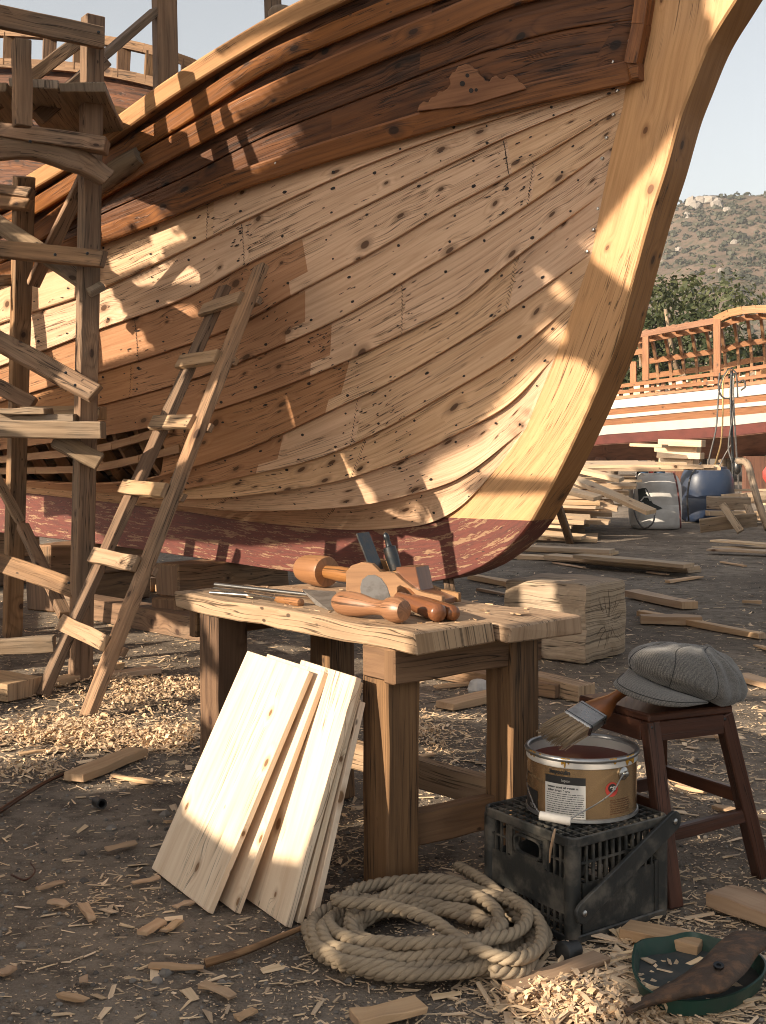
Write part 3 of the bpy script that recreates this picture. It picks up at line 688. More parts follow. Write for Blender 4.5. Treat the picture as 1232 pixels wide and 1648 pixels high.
# ------------------------------------------------------------------ tools on the bench
PO = G(556, 964, ZT); PX = (G(711, 977, ZT) - PO); PLEN = PX.length; PX.normalize(); PY = V((-PX.y, PX.x, 0))
def PL(l, wv, z): return PO + PX * (l * PLEN) + PY * wv + V((0, 0, z))
plane = thing('hand_plane', PL(.5, .07, 0), 'large wooden hand plane with a tall dark iron, standing on the workbench', 'plane')
ck = [(0, .004), (0, .098), (.055, .122), (.17, .138), (.28, .134), (.37, .106), (.44, .11), (.52, .105), (.60, .082), (.70, .058), (.80, .046), (1.0, .036), (1.0, .004)]
hole = [(.52, .0), (.55, .045), (.6, .062), (.68, .055), (.76, .03), (.8, .004)]
for wv in (0, .115):
    mb = MB(); mb.prism([PL(l, wv, z) for l, z in ck], PY * .022, tone=.3 + wv); mb.build('cheek', M['plane'], plane, bev=.002)
mb = MB(); mb.prism([PL(l, .0225, z) for l, z in [(0.01, .006), (.01, .09), (.2, .125), (.30, .07), (.36, .012), (.36, .006)]], PY * .092, tone=.8); mb.build('rear_block', M['plane'], plane, bev=.002)
mb = MB(); mb.prism([PL(l, .0225, z) for l, z in [(.50, .006), (.50, .125), (.70, .13), (.75, .05), (.98, .022), (.98, .006)]], PY * .092, tone=.55); mb.build('front_block', M['tooldark'], plane, bev=.002)
mb = MB(); mb.prism([PL(l, -.0015, z) for l, z in hole], PY * .002, tone=.5); mb.build('cheek_recess', M['tooldark'], plane)
mb = MB(); mb.prism([PL(.06, .028, .235), PL(.28, .028, .052), PL(.295, .028, .055), PL(.075, .028, .24)], PY * .08); mb.build('iron', M['iron'], plane, bev=.001)
mb = MB(); a = PL(.44, .06, .11); mb.lathe(a, PX * -.35 + V((0, 0, 1)), [(0, .022), (.05, .025), (.085, .024), (.09, .012), (.115, .009), (.12, .012), (.135, .010), (.142, .003)], 14); mb.build('turned_knob', M['iron'], plane, smooth=True, auto=40)
# joiner's mallets
h0 = G(509, 943, ZT); max_ = (P(560, 925, 4.75) - P(475, 914, 5.05)); max_.z = 0; max_.normalize()
hc = h0 + V((0, 0, .062)) - max_ * .10
mal = thing('wooden_mallet', h0, 'round-headed turned wooden mallet lying at the back of the workbench behind the plane', 'mallet')
mb = MB(); mb.lathe(hc, max_, [(0, .035), (.006, .050), (.03, .056), (.10, .061), (.165, .062), (.175, .058), (.178, .02)], 22); mb.build('head', M['tool'], mal, smooth=True, auto=45)
mb = MB(); mb.lathe(hc + max_ * .17 - V((0, 0, .0)), max_, [(0, .026), (.02, .026), (.10, .030), (.2, .027), (.27, .022), (.28, .008)], 16); mb.build('handle', M['tool'], mal, smooth=True, auto=45)
c0, c1 = G(548, 990, ZT), G(640, 1003, ZT); cax = (c1 - c0).normalized(); CL = (c1 - c0).length * 1.02
mb = MB(); mb.lathe(c0 + V((0, 0, .042)) - cax * .03, cax + V((0, 0, -.0)), [(0, .008), (.008, .024), (.03, .037), (.07, .041), (.12, .038), (.17, .028), (.205, .024), (.235, .026), (.25, .036), (.275, .041), (.30, .040), (.318, .032), (.322, .012)], 24)
mb.build('turned_club', M['tool'], None, smooth=True, auto=50, label='polished turned wooden club with a ball end lying at the front edge of the workbench', cat='mallet')
# slick: rounded steel blade propped on the plane, its handle pointing to the right
def chisel(p, q, r, lab, mat, blade=True):
    t = thing('chisel', p, lab, 'chisel'); a = (q - p).normalized(); L = (q - p).length
    mb = MB(); mb.lathe(p, a, [(0, r * .55), (.01, r * .7), (L * .4, r * .95), (L * .75, r * 1.08), (L - .012, r * 1.1), (L - .003, r * .85), (L, r * .3)], 16); mb.build('handle', M[mat], t, smooth=True, auto=50)
    return t, a
t1, a1 = chisel(G(640, 982, ZT) + V((0, 0, .045)), G(708, 1002, ZT) + V((0, 0, .028)), .027, 'slick chisel with a broad rounded steel blade resting against the plane', 'tooldark')
mb = MB(); op = [(580, 957), (579, 945), (582, 933), (591, 926), (602, 925), (613, 931), (622, 944), (628, 962), (622, 972), (606, 972), (592, 964)]
def adz(x, y):
    t = (972 - y) / 47; return P(x, y, 4.235 + .10 * t)
mb.prism([adz(x, y) for x, y in op], V((.002, .006, 0)), tone=.2); mb.build('blade', M['paddle'], t1, bev=.0015)
mb = MB(); mb.tube([adz(622, 966), adz(634, 969), G(643, 983, ZT) + V((0, 0, .046))], [.012, .013, .018], 10); mb.build('tang', M['paddle'], t1, smooth=True)
t2, a2 = chisel(G(664, 977, ZT) + V((0, 0, .03)), G(731, 1000, ZT) + V((0, 0, .024)), .023, 'dark handled chisel lying beside the slick at the front of the bench', 'tooldark')
mb = MB(); p = G(664, 977, ZT) + V((0, 0, .03)); mb.beam(p, p - a2 * .12 + V((0, 0, -.01)), .03, .006, up=(0, 0, 1), seg=1); mb.build('blade', M['steel'], t2)
# left hand tools
def rod(name, a, b, r, lab, cat, lift=.008):
    p, q = G(*a, ZT) + V((0, 0, lift)), G(*b, ZT) + V((0, 0, lift)); mb = MB(); mb.tube([p, (p + q) / 2, q], [r, r, r * .9], 8); return mb.build(name, M['steel'], None, smooth=True, auto=50, label=lab, cat=cat)
rod('steel_rod', (346, 949), (496, 966), .0085, 'long bright steel rod, rearmost of the two lying at the left of the bench', 'rod', .02)
rod('steel_rod', (338, 957), (404, 962), .007, 'shorter steel rod in front of the long one at the left of the bench', 'rod')
p, q = G(392, 960, ZT) + V((0, 0, .012)), G(452, 971, ZT) + V((0, 0, .012)); d = (q - p).normalized()
fl = thing('file', p, 'slim steel file with a small wooden handle beside the steel rods', 'file')
mb = MB(); mb.beam(p - d * .22, q - d * .03, .016, .005, up=(0, 0, 1), seg=1, jit=0); mb.build('blade', M['steel'], fl)
mb = MB(); mb.lathe(q - d * .035, d, [(0, .008), (.02, .012), (.06, .014), (.075, .012), (.078, .004)], 12); mb.build('handle', M['tool'], fl, smooth=True, auto=50)
p, q = G(462, 973, ZT) + V((0, 0, .014)), G(503, 980, ZT) + V((0, 0, .014)); d = (q - p).normalized()
gg = thing('gouge', p, 'small gouge with a light wooden handle at the front left of the bench', 'gouge')
mb = MB(); mb.tube([p - d * .16, p - d * .05, p], [.006, .006, .007], 8); mb.build('blade', M['steel'], gg, smooth=True)
mb = MB(); mb.lathe(p - d * .01, d, [(0, .009), (.015, .014), (.06, .016), (.09, .015), (.094, .005)], 12); mb.build('handle', M['tool'], gg, smooth=True, auto=50)
mb = MB(); mb.prism([G(x, y, ZT) + V((0, 0, .004 + l)) for x, y, l in [(486, 964, .03), (540, 968, .03), (545, 983, .0), (528, 984, 0), (508, 976, .0)]], V((0, 0, .002))); mb.build('scraper', M['paddle'], None, label='flat dull steel scraper blade beside the turned club on the bench', cat='scraper')
# shavings and crumbs on the bench top
mb = MB()
for _ in range(130):
    u, v = U(.02, BLN - .1), U(.03, BWD - .03)
    if .2 < u < .95 and .12 < v < .5 and R() < .6: continue
    c = B(u, v, ZT + .003); a = U(0, 7); l, w_ = U(.004, .02), U(.002, .005)
    mb.beam(c - V((cos(a), sin(a), 0)) * l, c + V((cos(a), sin(a), 0)) * l, w_, .003, up=(0, 0, 1), seg=1, jit=.001)
mb.build('bench_crumbs', M['offcut'], None, kind='stuff', label='small wood crumbs scattered over the bench top', cat='wood crumbs')
# ------------------------------------------------------------------ boards leaning on the bench
def lean(br, tr, wd, th, w_, lab, tone, ln=None):
    b = G(*br); k = (tr[0] - CX) / F
    s = (k * (b.y + BU.y * w_) - b.x - BU.x * w_) / (BV.x - k * BV.y)
    t = b + BV * s + BU * w_; t.z = H - (tr[1] - HY) / F * t.y
    wd_ = V((-.53, .848, 0)) * wd; n = (t - b).cross(wd_).normalized(); n = n if n.y > 0 else -n; n = n * th
    mb = MB(); z0 = V((0, 0, .003)); q = [b + z0, t, t + wd_, b + wd_ + z0]; i0 = len(mb.v); o = tone * 31; L = (t - b).length
    nu = 6
    for off in (V(), n):
        for a in range(nu + 1):
            for c in (0, 1): mb.v.append(b + z0 + (t - b) * (a / nu) + wd_ * c + off)
    k = 2 * (nu + 1)
    for a in range(nu):
        u0, u1 = o + L * a / nu, o + L * (a + 1) / nu; A = i0 + 2 * a
        mb.face((A, A + 2, A + 3, A + 1), [(u0, 0), (u1, 0), (u1, wd), (u0, wd)], tone); mb.face((A + k, A + k + 1, A + k + 3, A + k + 2), [(u0, 1), (u0, 1 + wd), (u1, 1 + wd), (u1, 1)], tone)
        mb.face((A, A + k, A + k + 2, A + 2), [(u0, 2), (u0, 2 + th), (u1, 2 + th), (u1, 2)], tone); mb.face((A + 1, A + 3, A + k + 3, A + k + 1), [(u0, 3), (u1, 3), (u1, 3 + th), (u0, 3 + th)], tone)
    A = i0 + 2 * nu
    mb.face((i0, i0 + 1, i0 + k + 1, i0 + k), None, tone); mb.face((A, A + k, A + k + 1, A + 1), None, tone)
    return mb.build('pine_board', M['fresh'], None, bev=.0015, label=lab, cat='board', group='boards leaning on the workbench')
lean((334, 1470), (497, 1081), .45, .020, .03, 'front-most and widest pale pine board leaning on the left of the workbench', .11)
lean((378, 1470), (521, 1083), .40, .020, .05, 'second pine board, tucked just behind the widest one leaning on the bench', .35)
lean((459, 1493), (573, 1091), .36, .022, .07, 'knotty pine board with a half shaded face, third of those leaning on the bench', .62)
lean((478, 1487), (577, 1098), .32, .020, .085, 'pine board seen mostly by its edge, behind the knotty one on the bench', .22)
lean((501, 1484), (580, 1130), .30, .020, .09, 'rearmost narrow pine board edge, closest to the bench leg', .8)
# ------------------------------------------------------------------ plastic crate
M['crate'] = plain('dusty black plastic', (.022, .023, .022), .5, var=.85, vscale=11, c2=(.12, .105, .085), bmp=.15, bscale=120)
C0, CRt, CLt = G(920, 1522), G(1079, 1468), None
CH = .298; e1 = V((.319, .229, 0)); e2 = V((-.2175, .324, 0)); l1, l2 = e1.length, e2.length; e1n, e2n = e1.normalized(), e2.normalized()
crate = thing('plastic_crate', C0 + e1 / 2 + e2 / 2, 'dusty black plastic crate carrying the paint bucket', 'crate')
def bar(mb, a, b, w, h, up=(0, 0, 1)): mb.beam(a, b, w, h, up=up, seg=1, jit=.0004, tone=.5)
def side(o, d, L, style):
    n = d.cross(V((0, 0, 1))); mb = MB(); pt = lambda s, z: o + d * s + V((0, 0, z))
    if style == 'handle':
        zs = [(.02, .075), (.175, .27)]; bars = (0.045, .29)
        mb.cur = 0
        # solid band under the hand hole
        mb.beam(pt(.03, .125), pt(L - .03, .125), .006, .10, up=(0, 0, 1), seg=1, jit=0)
        for s in [x * .026 for x in range(1, int(L / .026))]:
            if .03 < s < L - .03:
                bar(mb, pt(s, .02), pt(s, .076), .006, .007, up=d)
                if s < .11 or s > L - .115: bar(mb, pt(s, .174), pt(s, .272), .006, .007, up=d)
        for z in (.048,): bar(mb, pt(.03, z), pt(L - .03, z), .006, .006)
        for z in (.222,):
            bar(mb, pt(.03, z), pt(.115, z), .006, .006); bar(mb, pt(L - .12, z), pt(L - .03, z), .006, .006)
        # hand hole: a rounded ring
        cx = L / 2 - .005; cz = .222; a_, b_ = .058, .028; ring = []
        for k in range(24):
            t = 2 * pi * k / 24; x = a_ * math.copysign(abs(cos(t)) ** .55, cos(t)); z = b_ * math.copysign(abs(sin(t)) ** .55, sin(t)); ring.append((x, z))
        ring.append(ring[0])
        for (x0, z0), (x1, z1) in zip(ring, ring[1:]):
            bar(mb, pt(cx + x0, cz + z0), pt(cx + x1, cz + z1), .014, .008)
        mb.beam(pt(.115, .266), pt(L - .12, .266), .006, .02, up=(0, 0, 1), seg=1, jit=0)
        mb.beam(pt(.115, .183), pt(L - .12, .183), .006, .016, up=(0, 0, 1), seg=1, jit=0)
        bar(mb, pt(.115, .18), pt(.115, .275), .008, .02, up=d); bar(mb, pt(L - .12, .18), pt(L - .12, .275), .008, .02, up=d)
    else:
        mb.beam(pt(.045, .085), pt(L - .05, .085), .006, .15, up=(0, 0, 1), seg=1, jit=0)
        for s in [.035 + x * .0265 for x in range(0, int((L - .05) / .0265))]: bar(mb, pt(s, .155), pt(s, .272), .006, .008, up=d)
        bar(mb, pt(.03, .218), pt(L - .03, .218), .006, .006)
        bar(mb, pt(L - .05, .02), pt(L - .05, .17), .012, .012, up=d)
    mb.build('side_panel', M['crate'], crate)
dd = .006
side(C0 + e2n * 0 + e1n * dd, e2n, l2, 'handle'); side(C0 + e1 - e1n * dd, e2n, l2, 'handle')
side(C0 + e2n * dd, e1n, l1, 'solid'); side(C0 + e2 - e2n * dd, e1n, l1, 'solid')
for a, b in ((0, 0), (1, 0), (0, 1), (1, 1)):
    mb = MB(); c = C0 + e1n * (.018 + a * (l1 - .036)) + e2n * (.018 + b * (l2 - .036)); mb.lathe(c + V((0, 0, .014)), (0, 0, 1), [(0, .024), (.262, .024)], 12); mb.build('corner_post', M['crate'], crate, smooth=True, auto=40)
def rim(z, h, t, o):
    mb = MB(); c = .03; q = []
    A = [(-o, -o), (l1 + o, -o), (l1 + o, l2 + o), (-o, l2 + o)]
    for i, (x, y) in enumerate(A):
        ix, iy = (1 if x < .1 else -1), (1 if y < .1 else -1)
        for k in range(5):
            t_ = (k / 4) * pi / 2
            if i == 0: dx, dy = c - c * cos(t_), c - c * sin(t_)
            elif i == 1: dx, dy = -(c - c * sin(t_)), c - c * cos(t_)
            elif i == 2: dx, dy = -(c - c * cos(t_)), -(c - c * sin(t_))
            else: dx, dy = c - c * sin(t_), -(c - c * cos(t_))
            q.append(C0 + e1n * (x + dx) + e2n * (y + dy) + V((0, 0, z)))
    cen = C0 + e1 / 2 + e2 / 2
    rings = []
    for p in q:
        dr = V((p.x - cen.x, p.y - cen.y, 0)).normalized() * t
        rings.append([p, p + V((0, 0, h)), p - dr + V((0, 0, h)), p - dr])
    rings.append(rings[0]); mb.ring_skin(rings, cap0=False, cap1=False, tone=.3); return mb
rim(CH - .03, .028, .012, .006).build('rim', M['crate'], crate, bev=.003)
rim(0.0, .022, .012, .006).build('base_rim', M['crate'], crate, bev=.003)
mb = MB()
for k in range(1, 13):
    a = C0 + e1 * (k / 13) + V((0, 0, CH - .008)); bar(mb, a, a + e2, .004, .007)
    a = C0 + e2 * (k / 13) + V((0, 0, CH - .0085)); bar(mb, a, a + e1, .004, .007)
mb.build('top_lattice', M['crate'], crate); mb = MB()
for k in range(1, 9):
    a = C0 + e1 * (k / 9) + V((0, 0, .012)); bar(mb, a, a + e2, .01, .006)
mb.build('base_lattice', M['crate'], crate)
mb = MB(); a, b = P(940, 1470, 3.425), P(1086, 1322, 3.665); d = (b - a).normalized(); nn = d.cross(V((0, 0, 1))).normalized(); nn = nn if nn.y < 0 else -nn; up = nn.cross(d); up = up if up.z > 0 else -up
out = []
for k in range(9): t = pi / 2 + pi * k / 8; out.append(a + d * (.03 * cos(t)) + up * (.03 * sin(t)))
for k in range(9): t = -pi / 2 + pi * k / 8; out.append(b + d * (.03 * cos(t)) + up * (.03 * sin(t)))
mb.prism(out, nn * -.012); sb_ = mb.build('side_bar', M['crate'], crate, bev=.002)
for c in (a, b):
    mb = MB(); mb.lathe(c + nn * -.003, nn, [(0, .009), (.006, .009), (.009, .004), (.01, 0)], 10); mb.build('bolt', M['steel'], sb_)
mb = MB(); pts = [P(893, 1334, 3.47), P(889, 1350, 3.462), P(885, 1372, 3.475), P(884, 1388, 3.488)]
mb.tube(cr(pts, 10), [.003, .004, .0045, .004, .0045, .004, .004, .003, .003, .002], 5); mb.build('raffia_strip', M['offcut'], None, label='pale curled wood strip hanging over the crate rim below the bucket', cat='wood strip')
mb = MB(); c = G(903, 1548) + V((0, 0, .022)); mb.lathe(c, V((.8, .6, 0)), [(0, .024), (.004, .03), (.02, .03), (.024, .024), (.06, .022), (.062, .0)], 14); mb.build('pipe_cap', M['black'], None, smooth=True, auto=40, label='small black plastic pipe cap on the ground at the corner of the crate', cat='pipe cap')
# ------------------------------------------------------------------ paint bucket
BC = V((.597, 3.735, CH + .002)); BR = .162; BH = .187
M['gold'] = plain('gold lacquered tin', (.60, .41, .23), .24, .85)
M['white'] = plain('white paint band', (.5, .47, .43), .45, var=.3, vscale=30, c2=(.45, .4, .35))
M['paper'] = plain('paper label', (.66, .63, .58), .7, var=.2, vscale=50, c2=(.5, .46, .4))
M['ink'] = plain('black print', (.02, .018, .017), .6)
M['redlab'] = plain('red sticker', (.42, .045, .03), .5, var=.2)
M['tin'] = plain('grey tinplate', (.33, .33, .33), .35, .85, var=.5, vscale=30, c2=(.2, .19, .18))
M['varnish'] = plain('amber varnish', (.11, .014, .007), .3, spec=.06)
M['drip'] = plain('dried varnish drips', (.42, .22, .03), .25, spec=.6)
bucket = thing('paint_bucket', BC, 'gold tin bucket of amber varnish standing on the black crate', 'bucket')
mb = MB(); mb.lathe(BC, (0, 0, 1), [(.0, BR - .004), (.004, BR), (.012, BR), (.156, BR)], 56, cap=False); mb.lathe(BC, (0, 0, 1), [(.156, BR - .004), (.01, BR - .004)], 56, cap=False); mb.build('body', M['gold'], bucket, smooth=True, auto=30)
mb = MB(); mb.lathe(BC, (0, 0, 1), [(.154, BR + .0005), (.156, BR + .003), (.172, BR + .003), (.176, BR + .001), (.176, BR - .005), (.135, BR - .005)], 56, cap=False); mb.build('top_band', M['white'], bucket, smooth=True, auto=30)
mb = MB(); mb.lathe(BC, (0, 0, 1), [(.172, BR + .003), (.174, BR + .0075), (.180, BR + .009), (.186, BR + .006), (.187, BR), (.184, BR - .005), (.174, BR - .0055)], 56, cap=False); mb.build('rim', M['tin'], bucket, smooth=True)
mb = MB(); mb.lathe(BC, (0, 0, 1), [(-.001, BR + .002), (.002, BR + .006), (.010, BR + .005), (.012, BR + .001)], 56, cap=False); mb.lathe(BC, (0, 0, 1), [(.001, .01), (.002, BR)], 40, cap=False); mb.build('base_ring', M['tin'], bucket, smooth=True, auto=40)
mb = MB(); mb.lathe(BC + V((0, 0, .148)), (0, 0, 1), [(0, BR - .004), (.0005, BR - .01), (.0003, .05), (.0003, .0)], 48, cap=False); mb.build('varnish', M['varnish'], bucket, smooth=True)
tc = V((-BC.x, -BC.y, 0)).normalized(); tr_ = V((-tc.y, tc.x, 0)); tr_ = tr_ if tr_.x > 0 else -tr_
def cyl(th, z, off=.0008): return BC + (tc * cos(th) + tr_ * sin(th)) * (BR + off) + V((0, 0, z))
def patch(name, t0, t1, z0, z1, mat, off=.0008, par=bucket, n=14):
    mb = MB(); t0, t1 = radians(t0), radians(t1)
    mb.grid([[cyl(t0 + (t1 - t0) * i / n, z0, off) for i in range(n + 1)], [cyl(t0 + (t1 - t0) * i / n, z1, off) for i in range(n + 1)]][::-1])
    return mb.build(name, mat, par, smooth=True)
lab = patch('paper_label', -40, 4, .008, .108, M['paper'])
patch('label_header', -40, 4, .108, .130, M['ink'])
patch('black_panel', -86, -52, .008, .070, M['ink'])
def text_on(name, s, th, z, size, mat, par=bucket, off=.0016, bold=0.0):
    cu = bpy.data.curves.new(name, 'FONT'); cu.body = s; cu.size = size; cu.align_x = 'CENTER'; cu.align_y = 'CENTER'; cu.offset = bold
    t = bpy.data.objects.new(name, cu); COL.objects.link(t); dg = bpy.context.evaluated_depsgraph_get()
    me = bpy.data.meshes.new_from_object(t.evaluated_get(dg)); bpy.data.objects.remove(t)
    mb = MB(); th = radians(th)
    mb.v = [cyl(th + v.co.x / BR, z + v.co.y, off) for v in me.vertices]
    for p in me.polygons: mb.face(list(p.vertices), [(0, 0)] * len(p.vertices))
    mb.build(name, mat, par)
text_on('lettering', 'Impoculin', -23, .142, .0165, M['ink'], bold=.0007)
text_on('lettering', 'lapon', -16, .119, .012, M['white'], off=.0024)
text_on('lettering', 'lomuna wood oil varnish m', -20, .098, .0085, M['ink'], bold=.0004)
text_on('lettering', 'solima trauca & wax', -24, .088, .0085, M['ink'], bold=.0004)
text_on('lettering', '770 2', -62, .022, .015, M['white'], off=.0022)
mb = MB()
for k in range(11):
    z = .079 - k * .0062; th = radians(-38)
    while th < radians(1.5):
        l = U(.03, .12); e = min(th + l, radians(2.5)); i0 = len(mb.v)
        mb.v += [cyl(th, z, .0016), cyl(e, z, .0016), cyl(e, z + .0017, .0016), cyl(th, z + .0017, .0016)]; mb.face(range(i0, i0 + 4)); th = e + .012
mb.build('fine_print', M['nail'], lab, kind='stuff')
mb = MB()
for k in range(7):
    z = .062 - k * .0065; th = radians(30)
    while th < radians(56):
        l = U(.03, .1); e = min(th + l, radians(57)); i0 = len(mb.v)
        mb.v += [cyl(th, z, .0012), cyl(e, z, .0012), cyl(e, z + .0018, .0012), cyl(th, z + .0018, .0012)]; mb.face(range(i0, i0 + 4)); th = e + .015
mb.build('fine_print', M['tooldark'], bucket, kind='stuff')
mb = MB(); i0 = len(mb.v); cth, cz, rr = radians(32), .095, .021
mb.v = [cyl(cth + rr * cos(2 * pi * k / 28) / BR, cz + rr * sin(2 * pi * k / 28), .001) for k in range(28)]; mb.face(range(28)); stk = mb.build('red_sticker', M['redlab'], bucket)
mb = MB(); mb.v = [cyl(cth + .003 + .0135 * cos(2 * pi * k / 24) / BR, cz + .004 + .0125 * sin(2 * pi * k / 24), .0016) for k in range(24)]; mb.face(range(24)); mb.build('sticker_disc', M['ink'], stk)
text_on('lettering', 'en', 32.8, .100, .021, M['white'], par=stk, off=.0024, bold=.0008)
for th, n_ in ((radians(47), 1), (radians(-133), 1)):
    mb = MB(); o = cyl(th, .136, 0); a = (cyl(th, 0, 1) - cyl(th, 0, 0)).normalized(); mb.lathe(o, a, [(0, .018), (.004, .019), (.007, .015), (.009, .009), (.016, .008), (.018, .003)], 18); mb.build('lug', M['steel'], bucket, smooth=True, auto=40)
wp = [cyl(radians(47), .136, .016), P(1003, 1246, 3.585), P(985, 1275, 3.53), P(960, 1294, 3.515), P(925, 1313, 3.495), P(917, 1320, 3.495), P(892, 1318, 3.50), P(869, 1309, 3.53), P(856, 1288, 3.58), P(848, 1262, 3.65), P(849, 1238, 3.74), cyl(radians(-110), .12, .012)]
mb = MB(); mb.tube(cr(wp, 40), .0022, 6); mb.build('handle_wire', M['steel'], bucket, smooth=True)
mb = MB(); a, b = P(867, 1312, 3.505), P(919, 1322, 3.485); mb.lathe(a, b - a, [(0, .006), (.002, .0125), ((b - a).length - .002, .0125), ((b - a).length, .006)], 16); mb.build('handle_grip', M['white'], bucket, smooth=True, auto=40)
mb = MB()
for th, l in [(-62, .02), (-55, .018), (-47, .012), (-18, .03), (-15, .022), (-12, .014), (30, .016), (34, .022), (52, .03), (57, .024), (62, .03)]:
    for k in range(3):
        t = radians(th + U(-2, 2)); ll = l * U(.5, 1); mb.ring_skin([[cyl(t + .02 * r * cos(q) / 1, .186 - ll * f, .004 + .004 * r * sin(q)) for q in (0, 1, 2, 3, 4, 5, 6)] for f, r in ((0, 1.2), (.4, 1.0), (.8, .8), (1, .3))])
mb.build('varnish_drips', M['drip'], bucket, smooth=True, kind='stuff')
# ------------------------------------------------------------------ brush
brush = thing('paint_brush', P(930, 1165, 3.74), 'wide flat varnish brush lying from the stool seat over the open bucket', 'brush')
f0, f1 = P(926, 1165, 3.725), P(955, 1146, 3.80); hb = P(1012, 1106, 3.93)
bx = (f1 - f0).normalized(); bw = V((.82, -.45, -.36)); bw = (bw - bx * bw.dot(bx)).normalized(); bn = bx.cross(bw).normalized(); bn = bn if bn.z > 0 else -bn
M['bristle'] = wood('brush bristle', (.30, .215, .13), (.15, .095, .05), knot=0, grain=420, ring=.1, dirt=.2, bmp=.4)
mb = MB()
tp = P(886, 1186, 3.655)
for k in range(230):
    s, t = U(-1, 1), U(-1, 1); a = f0 + bw * (.047 * s) + bn * (.015 * t); L = U(.85, 1.04)
    b = tp + bw * (.052 * s) + bn * (.017 * t) + (tp - f0) * (L - 1) - V((0, 0, .012)) * abs(U(0, 1)); m_ = (a + b) / 2 + bn * U(.0, .006)
    mb.tube([a, m_, b], [.0024, .0024, .0008], 4, tone=R(), cap=False)
mb.prism([f0 + bw * .046 + bn * .012, f0 - bw * .046 + bn * .012, (f0 + tp) / 2 - bw * .046 + bn * .010, (f0 * .3 + tp * .7) + bn * .006, (f0 + tp) / 2 + bw * .046 + bn * .010], bn * -.022)
mb.build('bristles', M['bristle'], brush)
mb = MB(); mb.beam(f0, f1, .098, .034, up=bn, seg=1, jit=0); fer = mb.build('ferrule', M['steel'], brush, bev=.004)
for q in (.12, .86): mb = MB(); c = f0 + (f1 - f0) * q; mb.beam(c - bx * .003, c + bx * .003, .1, .036, up=bn, seg=1, jit=0); mb.build('ferrule_bead', M['iron'], fer, bev=.002)
mb = MB(); rings = []
for t, w_, th in [(0, .046, .014), (.12, .045, .014), (.3, .034, .014), (.5, .02, .013), (.7, .017, .012), (.9, .021, .012), (1.0, .017, .009)]:
    c = f1 + (hb - f1) * t; rings.append([c + bw * (w_ * cos(q * pi / 6)) + bn * (th * sin(q * pi / 6)) for q in range(12)])
mb.ring_skin(rings); mb.build('handle', M['tooldark'], brush, smooth=True, auto=50)
# ------------------------------------------------------------------ stool and cap
sL, sF, sR = V((.635, 4.04, .575)), V((.804, 3.755, .575)), V((1.095, 3.885, .575)); sB = sL + sR - sF; sc_ = (sL + sR) / 2
stool = thing('wooden_stool', V((sc_.x, sc_.y, 0)), 'dark square wooden stool with splayed legs beside the crate', 'stool')
mb = MB(); se = 0.0; mb.prism([sF, sR, sB, sL], V((0, 0, -.026)), tone=.4); mb.build('seat', M['stool'], stool, bev=.005)
feet = [V((.872, 3.735, 0)), V((1.222, 4.01, 0)), V((.98, 4.42, 0)), V((.606, 4.15, 0))]
tops = []
for c, f in zip((sF, sR, sB, sL), feet):
    t = c + (sc_ - c) * .13 - V((0, 0, .026)); tops.append(t); mb = MB(); mb.beam(t, f, .042, .05, up=(sR - sF), seg=4, jit=.001, w1=.045, h1=.05); mb.build('leg', M['stool'], stool, bev=.004)
for i in range(4):
    a, b = tops[i], tops[(i + 1) % 4]; d = (b - a).normalized(); mb = MB(); o = V((0, 0, -.03)); out_ = ((a + b) / 2 - sc_); out_.z = 0; out_ = out_.normalized() * .012
    mb.beam(a + o + d * .015 + out_, b + o - d * .015 + out_, .022, .06, up=(0, 0, 1), seg=2, jit=.001); mb.build('apron', M['stool'], stool, bev=.002)
for i, z in ((0, .21), (1, .27), (2, .22), (3, .29)):
    f = 1 - z / .55; a = tops[i] + (feet[i] - tops[i]) * f; b = tops[(i + 1) % 4] + (feet[(i + 1) % 4] - tops[(i + 1) % 4]) * f
    mb = MB(); mb.beam(a, b, .026, .042, up=(0, 0, 1), seg=3, jit=.001); mb.build('stretcher', M['stool'], stool, bev=.004)
for c in (0, 1):
    mb = MB(); mb.lathe(tops[c] + V((0, -.02, -.015)), (0, -1, 0), [(0, .005), (.006, .005), (.008, 0)], 8); mb.build('screw', M['iron'], stool)
def tweed():
    m, nt, bs = newmat('grey tweed')
    pos = nd(nt, 'ShaderNodeTexCoord').outputs['Object']
    n = noise(nt, pos, 260, 2, .8); n2 = noise(nt, pos, 30, 3)
    wv = nd(nt, 'ShaderNodeTexWave', {'Vector': pos, 'Scale': 75, 'Distortion': 2.0}).outputs[1]
    col = mixc(nt, sstep(nt, mth(nt, 'ADD', mth(nt, 'MULTIPLY', n, .8), mth(nt, 'MULTIPLY', wv, .2)), .36, .66), (.04, .04, .038), (.19, .17, .145))
    col = mixc(nt, mth(nt, 'MULTIPLY', n2, .4), col, (.12, .10, .085))
    setb(nt, bs, Base_Color=col, Roughness=.95, Specular_IOR_Level=.1, Sheen_Weight=.25)
    bump(nt, bs, n, .5, .003); return m
M['tweed'] = tweed(); M['seam'] = plain('dark seam stitching', (.03, .029, .027), .95)
cc = V((.985, 3.955, .58))
cap_ = thing('flat_cap', cc, 'grey tweed eight-panel flat cap resting on the dark stool', 'cap')
